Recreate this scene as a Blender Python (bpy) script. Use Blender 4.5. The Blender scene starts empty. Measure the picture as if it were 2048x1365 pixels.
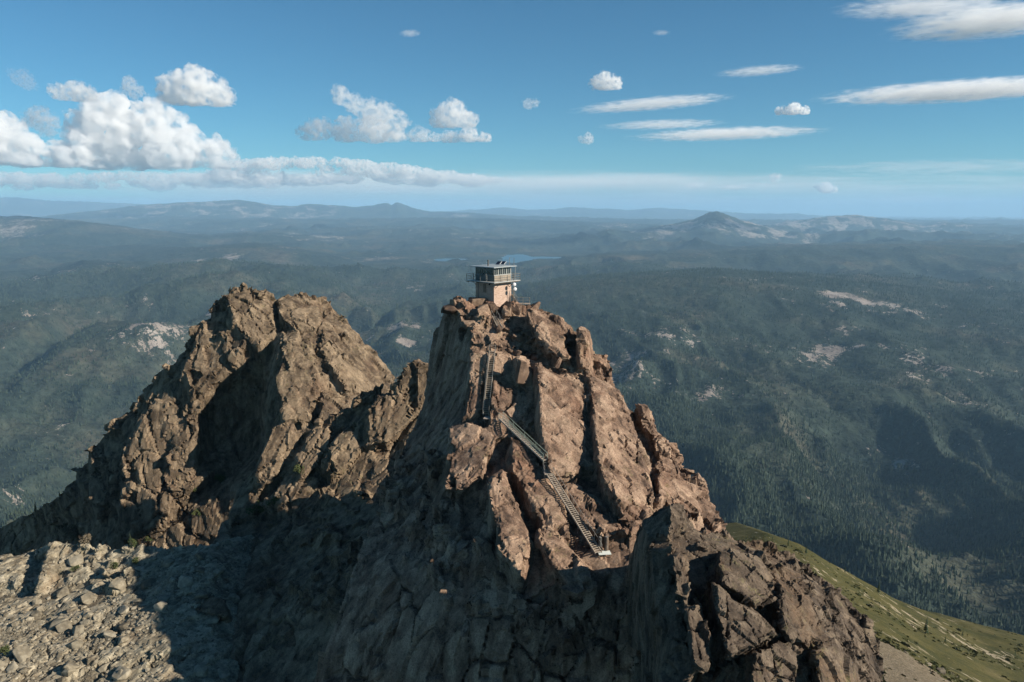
import bpy, bmesh, math, random
import numpy as np
from mathutils import Vector, Matrix, Euler

# ------------------------------------------------------------------ camera, sky, sun, exposure
scene = bpy.context.scene
COL = scene.collection
F, PITCH = 1500.0, math.radians(10.1)          # focal length in pixels of a 2048 wide frame, downward tilt
SUN_EL, SUN_AZ = math.radians(26.5), math.radians(19)   # azimuth: from +X (right) towards the viewer

cam_d = bpy.data.cameras.new('camera')
cam_d.sensor_width = 36.0
cam_d.lens = 36.0 * F / 2048.0
cam_d.clip_start, cam_d.clip_end = 1.0, 400000.0
cam = bpy.data.objects.new('camera', cam_d)
cam.rotation_euler = (math.pi / 2 - PITCH, 0, 0)
COL.objects.link(cam)
scene.camera = cam

world = bpy.data.worlds.new('World')
scene.world = world
world.use_nodes = True
wn = world.node_tree
sky = wn.nodes.new('ShaderNodeTexSky')
sky.sky_type = 'NISHITA'
sky.sun_disc = False
sky.sun_elevation = SUN_EL
sky.sun_rotation = math.radians(90) + SUN_AZ
sky.altitude = 2600
sky.air_density, sky.dust_density, sky.ozone_density = 1.15, 0.0, 5.0
tint = wn.nodes.new('ShaderNodeMix'); tint.data_type = 'RGBA'; tint.blend_type = 'MULTIPLY'
tint.inputs[0].default_value = 1.0
tint.inputs[7].default_value = (0.60, 1.03, 1.03, 1)        # the teal cast of this camera's sky
wn.links.new(sky.outputs[0], tint.inputs[6])
wn.links.new(tint.outputs[2], wn.nodes['Background'].inputs[0])
wn.nodes['Background'].inputs[1].default_value = 0.051

sun_d = bpy.data.lights.new('sun', 'SUN')
sun_d.energy = 5.0
sun_d.angle = math.radians(0.5)
sun_d.color = (1.0, 0.90, 0.76)
sun = bpy.data.objects.new('sun', sun_d)
SUN_DIR = Vector((math.cos(SUN_AZ) * math.cos(SUN_EL), -math.sin(SUN_AZ) * math.cos(SUN_EL), math.sin(SUN_EL)))
sun.rotation_euler = SUN_DIR.to_track_quat('Z', 'Y').to_euler()
COL.objects.link(sun)

scene.view_settings.view_transform = 'Standard'
scene.view_settings.look = 'None'
scene.view_settings.gamma = 1.0
scene.view_settings.exposure = 0.82
scene.view_settings.use_curve_mapping = False
scene.render.engine = 'CYCLES'
cy = scene.cycles
cy.use_denoising = True
cy.use_adaptive_sampling = True
cy.adaptive_threshold = 0.02
cy.max_bounces = 12
cy.diffuse_bounces = 1
cy.glossy_bounces = 2
cy.transparent_max_bounces = 8
cy.volume_bounces = 10
cy.volume_step_rate = 0.35
cy.volume_max_steps = 256
cy.caustics_reflective = cy.caustics_refractive = False

# ------------------------------------------------------------------ helpers
CP, SP = math.cos(PITCH), math.sin(PITCH)
def P(u, v, d):
    """world point seen at pixel (u, v) of the 2048 wide picture at forward distance d"""
    x, y = (u - 1024.0) / F, (682.5 - v) / F
    dy, dz = CP + y * SP, -SP + y * CP
    s = d / dy
    return (x * s, d, dz * s)

def Parr(a):
    a = np.asarray(a, float)
    x, y = (a[..., 0] - 1024.0) / F, (682.5 - a[..., 1]) / F
    dy, dz = CP + y * SP, -SP + y * CP
    s = a[..., 2] / dy
    return np.stack([x * s, a[..., 2], dz * s], -1)

def vec_z(v, d):
    return P(1024, v, d)[2]

def tag(o, label=None, cat=None, group=None, kind=None):
    if label: o['label'] = label
    if cat: o['category'] = cat
    if group: o['group'] = group
    if kind: o['kind'] = kind
    return o

def link(name, mesh, mat=None, parent=None):
    o = bpy.data.objects.new(name, mesh)
    COL.objects.link(o)
    if mat is not None:
        mesh.materials.clear(); mesh.materials.append(mat)
    if parent is not None: o.parent = parent
    return o

def empty(name, loc, rz=0.0):
    o = bpy.data.objects.new(name, None)
    o.empty_display_size = 0.3
    o.location = loc
    o.rotation_euler = (0, 0, rz)
    COL.objects.link(o)
    return o

def mesh_np(name, verts, faces):
    """faces: (n,4) or (n,3) integer array"""
    me = bpy.data.meshes.new(name)
    verts = np.asarray(verts, np.float32); faces = np.asarray(faces, np.int32)
    n, k = faces.shape
    me.vertices.add(len(verts)); me.vertices.foreach_set('co', verts.ravel())
    me.loops.add(n * k); me.loops.foreach_set('vertex_index', faces.ravel())
    me.polygons.add(n)
    me.polygons.foreach_set('loop_start', np.arange(0, n * k, k, dtype=np.int32))
    me.polygons.foreach_set('loop_total', np.full(n, k, np.int32))
    me.update(calc_edges=True); me.validate()
    return me

def grid_faces(m, n, off=0):
    i = np.arange(m - 1)[:, None] * n + np.arange(n - 1)[None, :] + off
    return np.stack([i, i + n, i + n + 1, i + 1], -1).reshape(-1, 4)

def vnoise(x, y, seed=0):
    """smooth value noise on arrays"""
    xi, yi = np.floor(x).astype(np.int64), np.floor(y).astype(np.int64)
    fx, fy = x - xi, y - yi
    fx, fy = fx * fx * (3 - 2 * fx), fy * fy * (3 - 2 * fy)
    def h(a, b):
        k = (a * 374761393 + b * 668265263 + seed * 974634777) & 0xffffffff
        k = ((k ^ (k >> 13)) * 1274126177) & 0xffffffff
        return ((k ^ (k >> 16)) & 0xffff) / 65535.0
    return (h(xi, yi) * (1 - fx) + h(xi + 1, yi) * fx) * (1 - fy) + (h(xi, yi + 1) * (1 - fx) + h(xi + 1, yi + 1) * fx) * fy

def fbm(x, y, seed=0, octv=5, rough=0.5, ridged=False):
    t = np.zeros_like(x); a = 1.0; s = 0.0
    for k in range(octv):
        n = vnoise(x * 2 ** k + 17.3 * k, y * 2 ** k - 9.1 * k, seed + k)
        if ridged: n = 1 - abs(2 * n - 1)
        t += a * n; s += a; a *= rough
    return t / s

def n3(p, seed):
    return vnoise(p[:, 0] + p[:, 2] * .7, p[:, 1] + p[:, 2] * .53, seed) + vnoise(p[:, 2] + p[:, 0] * .31, p[:, 1] - p[:, 2] * .21, seed + 5) - 1

# ------------------------------------------------------------------ material helpers
class NT:
    """small wrapper that writes shader nodes as expressions"""
    def __init__(self, name):
        self.m = bpy.data.materials.new(name); self.m.use_nodes = True
        self.t = self.m.node_tree; self.b = self.t.nodes['Principled BSDF']
        self.tc = None
    def n(self, typ, **kw):
        nd = self.t.nodes.new(typ)
        for k, v in kw.items(): setattr(nd, k, v)
        return nd
    def set(self, sock, v):
        if isinstance(v, bpy.types.NodeSocket): self.t.links.new(v, sock)
        elif v is not None:
            if sock.type == 'RGBA' and len(v) == 3: v = (*v, 1)
            sock.default_value = v
    def pos(self):
        return self.n('ShaderNodeNewGeometry').outputs['Position']
    def obj(self):
        return self.n('ShaderNodeTexCoord').outputs['Object']
    def mapping(self, v, scale=(1, 1, 1), rot=(0, 0, 0), loc=(0, 0, 0)):
        m = self.n('ShaderNodeMapping'); self.set(m.inputs[0], v)
        m.inputs['Scale'].default_value = scale; m.inputs['Rotation'].default_value = rot; m.inputs['Location'].default_value = loc
        return m.outputs[0]
    def noise(self, v, scale, detail=4, rough=0.55, dist=0.0, out=0):
        m = self.n('ShaderNodeTexNoise'); self.set(m.inputs['Vector'], v)
        m.inputs['Scale'].default_value = scale; m.inputs['Detail'].default_value = detail
        m.inputs['Roughness'].default_value = rough; m.inputs['Distortion'].default_value = dist
        return m.outputs[out]
    def voro(self, v, scale, feature='F1', out=0):
        m = self.n('ShaderNodeTexVoronoi', feature=feature); self.set(m.inputs['Vector'], v)
        m.inputs['Scale'].default_value = scale
        return m.outputs[out]
    def ramp(self, f, stops, interp='LINEAR'):
        m = self.n('ShaderNodeValToRGB'); self.set(m.inputs[0], f)
        e = m.color_ramp.elements; m.color_ramp.interpolation = interp
        while len(e) < len(stops): e.new(0.5)
        for k, (p, c) in enumerate(stops):
            e[k].position = p
            e[k].color = (*c, 1) if not isinstance(c, (int, float)) else (c, c, c, 1)
        return m.outputs[0]
    def mix(self, f, a, b, mode='MIX'):
        m = self.n('ShaderNodeMix', data_type='RGBA', blend_type=mode)
        self.set(m.inputs[0], f); self.set(m.inputs[6], a); self.set(m.inputs[7], b)
        return m.outputs[2]
    def math(self, op, a, b=None, c=None):
        m = self.n('ShaderNodeMath', operation=op)
        self.set(m.inputs[0], a); self.set(m.inputs[1], b)
        if c is not None: self.set(m.inputs[2], c)
        return m.outputs[0]
    def attr(self, name, out='Fac'):
        a = self.n('ShaderNodeAttribute'); a.attribute_name = name
        return a.outputs[out]
    def bump(self, h, strength=0.5, dist=0.1):
        m = self.n('ShaderNodeBump'); self.set(m.inputs['Height'], h)
        m.inputs['Strength'].default_value = strength; m.inputs['Distance'].default_value = dist
        self.set(self.b.inputs['Normal'], m.outputs[0])
    def done(self, color, rough=0.85, spec=0.25, metal=0.0):
        self.set(self.b.inputs['Base Color'], color); self.set(self.b.inputs['Roughness'], rough)
        self.b.inputs['Specular IOR Level'].default_value = spec; self.b.inputs['Metallic'].default_value = metal
        return self.m

def plain(name, c, rough=0.6, metal=0.0, spec=0.4, var=0.25, scale=3.0):
    """painted or weathered surface with a little mottling"""
    t = NT(name)
    f = t.noise(t.obj(), scale, 5, 0.6)
    d = tuple(x * (1 - var) for x in c); l = tuple(min(1, x * (1 + var)) for x in c)
    return t.done(t.ramp(f, [(0.3, d), (0.7, l)]), rough, spec, metal)
# ------------------------------------------------------------------ the land around: valleys, ranges, lake, forest, haze
EYE = 415.0
def zpix(v, d):
    return vec_z(v, d)
RANGES = [   # distance, half width towards the viewer, half width behind, skyline (u, v)
    (6300, 2300, 1700, [(-600, 640), (0, 655), (500, 650), (820, 640), (980, 606), (1060, 580), (1120, 566), (1210, 556), (1300, 549), (1450, 546), (1600, 556), (1750, 574), (1900, 590), (2048, 600), (2600, 590)]),
    (8600, 1500, 1500, [(-600, 560), (0, 545), (240, 560), (420, 556), (640, 565), (800, 552), (880, 548), (960, 556), (1100, 566), (2600, 566)]),
    (11500, 1700, 1700, [(-600, 500), (0, 512), (200, 505), (330, 500), (420, 492), (520, 487), (600, 498), (720, 520), (840, 540), (1000, 545), (1120, 530), (1220, 508), (1400, 500), (1640, 492), (1800, 489), (1960, 492), (2200, 495), (2600, 490)]),
    (15500, 2500, 2200, [(-600, 425), (-100, 430), (0, 434), (60, 433), (110, 438), (180, 444), (260, 456), (360, 468), (430, 472), (500, 466), (560, 470), (700, 486), (900, 480), (1000, 486), (1100, 490), (1300, 500), (2600, 498)]),
    (19000, 2600, 2200, [(-600, 470), (600, 468), (760, 458), (900, 455), (1060, 470), (1150, 480), (1230, 470), (1290, 458), (1340, 449), (1380, 441), (1402, 431), (1414, 425), (1428, 423), (1441, 428), (1470, 439), (1520, 453), (1580, 470), (1640, 489), (1800, 492), (2600, 490)]),
    (25000, 3000, 2500, [(-600, 440), (700, 440), (860, 436), (1000, 438), (1200, 446), (1500, 456), (1560, 446), (1600, 441), (1630, 436), (1660, 433), (1700, 431), (1730, 434), (1790, 442), (1840, 452), (1880, 446), (1930, 450), (2060, 455), (2600, 450)]),
    (32000, 3800, 3000, [(-600, 440), (60, 440), (130, 430), (230, 420), (290, 411), (370, 407), (430, 404), (480, 401), (515, 405), (560, 412), (590, 414), (620, 409), (660, 411), (715, 415), (750, 411), (778, 407), (787, 411), (797, 406), (806, 408), (825, 416), (860, 424), (940, 427), (1040, 434), (1300, 440), (2600, 445)]),
    (52000, 6000, 5000, [(-600, 400), (-100, 400), (0, 397), (50, 396), (120, 403), (200, 405), (290, 409), (420, 418), (700, 425), (900, 424), (960, 420), (1010, 416), (1060, 421), (1110, 419), (1140, 415), (1190, 418), (1250, 421), (1320, 417), (1380, 421), (1460, 426), (1540, 430), (1585, 428), (1615, 432), (1720, 436), (1830, 439), (1960, 443), (2100, 447), (2600, 450)]),
]
BASE_R = np.log([150, 320, 700, 1300, 2400, 3800, 6000, 9000, 11500, 14000, 20000, 35000, 60000, 110000])
BASE_Z = [-330, -380, -580, -830, -930, -930, -850, -790, -800, -760, -740, -720, -900, -1300]
LAKE_Z = P(1024, 523, 11000)[2]

def lake_mask(x, y):
    """>0 on the water"""
    u = 1024 + x / y * F * 1.0
    w = (fbm(x / 420, y / 420, 71, 3) - 0.5) * 1.1
    a = 1 - np.hypot((u - 1034) / 30, (y - 11600) / 950) + w * .5
    b = 1 - np.hypot((u - 1085) / 52, (y - 11750) / 260) + w * .4
    c = 1 - np.hypot((u - 905) / 38, (y - 11300) / 330) + w * .4
    d = 1 - np.hypot((u - 985) / 70, (y - 11150) / 210) + w * .4
    return np.maximum(np.maximum(a, b), np.maximum(c, d))

def terrain(x, y):
    r = np.hypot(x, y)
    u = 1024 + x / np.maximum(y, 1) * F * 1.0
    z = np.interp(np.log(r), BASE_R, BASE_Z)
    amp = np.clip((r - 900) / 4000, 0, 1)
    n1 = fbm(x / 2600 + 3.1, y / 2600, 5, 5, 0.5)
    n2 = fbm(x / 1300, y / 1300, 15, 5, 0.48, True)
    z = z + amp * ((n1 - 0.5) * 480 + (n2 - 0.62) * 520)
    near = np.clip((r - 600) / 900, 0, 1) * (1 - amp)
    z = z + near * ((n2 - 0.6) * 420 + (n1 - .5) * 200)
    sp = fbm(x / 620 + 1.5 * fbm(x / 1500, y / 1500, 61, 3), y / 2600, 63, 4, 0.5, True)      # spurs and gullies running down towards the viewer
    z = z + (sp - 0.6) * 330 * np.clip((r - 1200) / 900, 0, 1) * np.clip((7500 - r) / 2500, 0, 1)
    for k, (D, wf, wb, sk) in enumerate(RANGES):
        sk = np.array(sk, float)
        dd = D * (1 + 0.10 * (fbm(x / (D * .16) + k * 7.7, y / (D * .16), 31 + k, 3) - 0.5))
        zt = Parr(np.stack([np.interp(u, sk[:, 0], sk[:, 0]), np.interp(u, sk[:, 0], sk[:, 1]), np.full_like(u, D)], -1))[..., 2]
        q = np.where(y < dd, (y - dd) / wf, (y - dd) / wb)
        g = np.exp(-q * q)
        rg = fbm(x / (D * .05), y / (D * .05), 50 + k, 5, 0.52, True) - 0.62
        z = np.maximum(z, z + (zt - z) * g + rg * D * 0.014 * g * (1 - g ** 6) + (fbm(x / (D * .011), y / (D * .011), 150 + k, 4, 0.55, True) - 0.6) * D * 0.0036 * g)
    lm = lake_mask(x, y)
    basin = np.clip((2300 - abs(y - 11600)) / 900, 0, 1) * np.clip((330 - abs(u - 1010)) / 120, 0, 1)
    floor = LAKE_Z + 4 + 26 * fbm(x / 500, y / 500, 77, 4) * np.clip(-lm * 2.5, 0, 1)
    zz = np.where(lm > 0, LAKE_Z - 40 * np.clip(lm * 4, 0, 1), np.maximum(floor, np.minimum(z, floor + 60 * np.clip(-lm, 0, 2))))
    z = z * (1 - basin) + zz * basin
    return z

def bare_mask(x, y):
    """how much pale granite shows instead of forest"""
    u = 1024 + x / np.maximum(y, 1) * F
    r = np.hypot(x, y)
    k = np.clip((r - 4000) / 9000, 0, 1)
    a = fbm(x / 700 + 9, y / 700, 83, 4, 0.55) * (1 - k) + fbm(x / 1900 + 5, y / 1900, 85, 4, 0.55) * k
    b = fbm(x / 130, y / 130, 91, 4, 0.6) * (1 - k) + fbm(x / 420, y / 420, 93, 4, 0.6) * k
    m = (a - 0.60) * 4 + (b - 0.5) * 2.6
    def spot(u0, v0, ru, rv, D, k):
        yy = D
        return k * np.exp(-(((u - u0) / ru) ** 2 + ((y - D) / (D * rv)) ** 2))
    add = 0
    for args in ((520, 0, 90, .10, 11000, 2.6), (420, 0, 90, .10, 10600, 1.8), (860, 0, 120, .22, 7600, 2.4), (1530, 0, 110, .10, 18600, 12.0),
                 (1670, 0, 180, .10, 23800, 18.0), (1320, 0, 75, .08, 18600, 12.0), (1250, 0, 80, .07, 5600, 1.6), (1690, 0, 110, .06, 5500, 1.7),
                 (1480, 0, 160, .05, 5900, 1.5), (240, 0, 100, .16, 4500, .6), (1840, 0, 60, .05, 2900, 1.7), (400, 0, 260, .10, 31000, 5.0),
                 (1700, 0, 50, .06, 4300, 1.3), (780, 0, 60, .09, 4300, 1.6), (800, 0, 260, .12, 16500, 1.6), (1880, 0, 200, .14, 9500, .8)):
        add = add + spot(*args)
    m = m * 0.75 + add * np.clip(b - 0.44, 0, 1) * 1.7
    m = m - 1.2 * np.exp(-(((u - 1430) / 38) ** 2 + ((y - 18600) / 1500) ** 2))
    m = m - np.clip((2600 - r) / 2600, 0, 1) * 0.9
    return np.clip(m, 0, 1)

# polar sheet from the foot of the mountain to beyond the horizon
NA, NR = 720, 560
ang = np.radians(np.linspace(-50, 50, NA))
rad = np.exp(np.linspace(np.log(240), np.log(110000), NR))
X = rad[:, None] * np.sin(ang)[None, :]; Y = rad[:, None] * np.cos(ang)[None, :]
Z = terrain(X, Y)
land_me = mesh_np('land', np.stack([X, Y, Z], -1).reshape(-1, 3), grid_faces(NR, NA)[:, ::-1])
land_me.attributes.new('bare', 'FLOAT', 'POINT').data.foreach_set('value', bare_mask(X, Y).ravel().astype(np.float32))
land_me.polygons.foreach_set('use_smooth', np.ones(len(land_me.polygons), bool))

def mat_land():
    t = NT('forested_land')
    p = t.pos()
    big = t.noise(p, 0.0011, 5, 0.6)
    forest = t.ramp(big, [(0.35, (0.017, 0.027, 0.022)), (0.5, (0.029, 0.041, 0.031)), (0.60, (0.050, 0.054, 0.038)), (0.72, (0.085, 0.072, 0.052))])
    fine = t.noise(p, 0.02, 4, 0.75)
    forest = t.mix(0.75, forest, t.ramp(fine, [(0.35, 0.25), (0.7, 1.6)]), 'MULTIPLY')
    gran = t.ramp(t.noise(p, 0.004, 6, 0.7), [(0.3, (0.13, 0.105, 0.09)), (0.5, (0.22, 0.19, 0.165)), (0.7, (0.34, 0.31, 0.28))])
    br = t.noise(p, 0.009, 6, 0.74)
    br2 = t.noise(p, 0.05, 3, 0.7)
    k = t.math('ADD', t.attr('bare'), t.math('MULTIPLY', t.math('SUBTRACT', br, 0.54), 3.6))
    k = t.math('ADD', k, t.math('MULTIPLY', t.math('SUBTRACT', br2, 0.5), 2.2))
    m = t.ramp(k, [(0.50, 0.0), (0.70, 1.0)])
    col = t.mix(m, forest, gran)
    t.bump(t.noise(p, 0.03, 3, 0.7), 1.0, 14.0)
    return t.done(col, 0.95, 0.1)
land = link('forested_land', land_me, mat_land())
tag(land, kind='structure')

def mat_water():
    t = NT('lake_water')
    t.bump(t.noise(t.pos(), 0.02, 3, 0.6), 0.15, 1.0)
    return t.done((0.03, 0.09, 0.13), 0.35, 0.25)
lx, ly = np.meshgrid(np.linspace(-1500, 1100, 30), np.linspace(10300, 12900, 30))
lake = link('lake', mesh_np('lake', np.stack([lx, ly, np.full_like(lx, LAKE_Z)], -1).reshape(-1, 3), grid_faces(30, 30)[:, ::-1]), mat_water())
tag(lake, kind='structure')

# conifer forest on the near valley sides: instances of four low conifers
def mat_needles(name, a, b):
    t = NT(name)
    info = t.n('ShaderNodeObjectInfo').outputs['Random']
    return t.done(t.ramp(info, [(0.0, a), (1.0, b)]), 0.9, 0.1)
M_FAR = mat_needles('far_conifer', (0.013, 0.024, 0.018), (0.048, 0.064, 0.042))

def conifer_mesh(name, rng, tiers=5, seg=6, h=1.0, w=0.17):
    bm = bmesh.new()
    for k in range(tiers):
        z0 = h * (0.10 + 0.80 * k / tiers); z1 = z0 + h * (0.36 - 0.03 * k)
        rr = w * (1 - k / (tiers + 0.6)) * rng.uniform(.85, 1.15)
        ph = rng.uniform(0, 6.28)
        top = bm.verts.new((rng.uniform(-.01, .01), rng.uniform(-.01, .01), min(z1, h)))
        ring = []
        for s in range(seg):
            q = rr * rng.uniform(.65, 1.25); a = ph + s * 2 * math.pi / seg
            ring.append(bm.verts.new((q * math.cos(a), q * math.sin(a), z0 - rng.uniform(0, .05) * h)))
        for s in range(seg): bm.faces.new((ring[s], ring[(s + 1) % seg], top))
    me = bpy.data.meshes.new(name); bm.to_mesh(me); bm.free()
    return me

def gn_instances(name, pts, rotz, scl, idx, variants, holder_mat):
    """one object whose points carry copies of the variant meshes"""
    me = bpy.data.meshes.new(name)
    me.vertices.add(len(pts)); me.vertices.foreach_set('co', np.asarray(pts, np.float32).ravel())
    me.attributes.new('rotz', 'FLOAT', 'POINT').data.foreach_set('value', np.asarray(rotz, np.float32))
    me.attributes.new('scl', 'FLOAT_VECTOR', 'POINT').data.foreach_set('vector', np.asarray(scl, np.float32).ravel())
    me.attributes.new('pick', 'INT', 'POINT').data.foreach_set('value', np.asarray(idx, np.int32))
    o = link(name, me)
    ng = bpy.data.node_groups.new(name, 'GeometryNodeTree')
    ng.interface.new_socket('Geometry', in_out='INPUT', socket_type='NodeSocketGeometry')
    ng.interface.new_socket('Geometry', in_out='OUTPUT', socket_type='NodeSocketGeometry')
    N = ng.nodes; L = ng.links
    gi, go = N.new('NodeGroupInput'), N.new('NodeGroupOutput')
    join = N.new('GeometryNodeJoinGeometry')
    def named(a, ty):
        q = N.new('GeometryNodeInputNamedAttribute'); q.data_type = ty; q.inputs[0].default_value = a
        return q.outputs[0]
    for k, vm in enumerate(variants):
        src = bpy.data.objects.new(name + '_source', vm)      # not linked to the scene: only its mesh is read
        oi = N.new('GeometryNodeObjectInfo'); oi.inputs['Object'].default_value = src
        iop = N.new('GeometryNodeInstanceOnPoints')
        cmp_ = N.new('FunctionNodeCompare'); cmp_.data_type = 'INT'; cmp_.operation = 'EQUAL'
        L.new(named('pick', 'INT'), cmp_.inputs[2]); cmp_.inputs[3].default_value = k
        L.new(gi.outputs[0], iop.inputs['Points']); L.new(cmp_.outputs[0], iop.inputs['Selection'])
        L.new(oi.outputs['Geometry'], iop.inputs['Instance'])
        cx = N.new('ShaderNodeCombineXYZ'); L.new(named('rotz', 'FLOAT'), cx.inputs[2])
        L.new(cx.outputs[0], iop.inputs['Rotation'])
        L.new(named('scl', 'FLOAT_VECTOR'), iop.inputs['Scale'])
        L.new(iop.outputs[0], join.inputs[0])
    L.new(join.outputs[0], go.inputs[0])
    md = o.modifiers.new('copies', 'NODES'); md.node_group = ng
    return o

rng = random.Random(4)
FAR_VARS = []
for k in range(4):
    me = conifer_mesh('far_conifer', rng, tiers=4 + k % 2, w=(.15, .18, .22, .13)[k]); me.materials.append(M_FAR); FAR_VARS.append(me)
nr = np.random.default_rng(11)
def scatter(n, r0, r1, power):
    t = nr.random(n)
    r = (r0 ** power + t * (r1 ** power - r0 ** power)) ** (1 / power)
    a = np.radians(nr.uniform(-40, 40, n))
    return r * np.sin(a), r * np.cos(a)
xs, ys = zip(scatter(130000, 900, 3200, 1.5), scatter(150000, 3200, 9500, 1.3))
fx, fy = np.concatenate(xs), np.concatenate(ys)
clump = fbm(fx / 260, fy / 260, 7, 4, 0.6)
ok = (bare_mask(fx, fy) + 1.1 * (nr.random(len(fx)) - 0.5) < 0.42) & (clump + 0.35 * (nr.random(len(fx)) - .5) > 0.36) & (lake_mask(fx, fy) < -0.3)
fx, fy, clump = fx[ok], fy[ok], clump[ok]
fz = terrain(fx, fy) - 1.0
hh = (9 + 13 * nr.random(len(fx)) ** 1.3) * (0.75 + 0.5 * clump) * np.clip(np.hypot(fx, fy) / 5500, 1.0, 1.35)
ww = hh * nr.uniform(0.85, 1.3, len(fx))
forest = gn_instances('forest', np.stack([fx, fy, fz], -1), nr.uniform(0, 6.28, len(fx)), np.stack([ww, ww, hh], -1), nr.integers(0, 4, len(fx)), FAR_VARS, M_FAR)
tag(forest, 'dark conifer forest covering the valley sides below the rock pinnacle', 'forest', kind='stuff')

# the air: one closed box around everything below the clouds
hz = bpy.data.meshes.new('haze')
bm = bmesh.new(); bmesh.ops.create_cube(bm, size=1.0); bm.to_mesh(hz); bm.free()
t = NT('haze_air'); t.t.nodes.remove(t.b)
pv = t.n('ShaderNodeVolumePrincipled')
pv.inputs['Color'].default_value = (0.42, 0.715, 1.0, 1)
pv.inputs['Density'].default_value = 2.8e-5
pv.inputs['Anisotropy'].default_value = 0.0
t.t.links.new(pv.outputs[0], t.t.nodes['Material Output'].inputs['Volume'])
haze = link('haze', hz, t.m)
haze.location = (0, 50000, -300); haze.scale = (240000, 130000, 2400)
tag(haze, 'pale blue haze filling the air over the valleys', 'haze', kind='stuff')
# ------------------------------------------------------------------ the mountain itself: rock bodies as solid sheets with slabs, joined and broken up
BACK = np.array([0.0, 1.0, -0.40])

def resample(row, n):
    row = np.asarray(row, float)
    p = Parr(row)
    s = np.concatenate([[0], np.cumsum(np.linalg.norm(np.diff(p, axis=0), axis=1))])
    t = np.linspace(0, s[-1], n)
    return np.stack([np.interp(t, s, row[:, k]) for k in range(3)], -1)

def catmull(a, m):
    """resample rows of a (k, n, 3) to m rows with a smooth spline"""
    k = len(a); t = np.linspace(0, k - 1, m); i = np.clip(t.astype(int), 0, k - 2); f = (t - i)[:, None, None]
    p0, p1, p2, p3 = a[np.clip(i - 1, 0, k - 1)], a[i], a[i + 1], a[np.clip(i + 2, 0, k - 1)]
    return 0.5 * (2 * p1 + (p2 - p0) * f + (2 * p0 - 5 * p1 + 4 * p2 - p3) * f * f + (3 * p1 - p0 - 3 * p2 + p3) * f ** 3)

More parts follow.
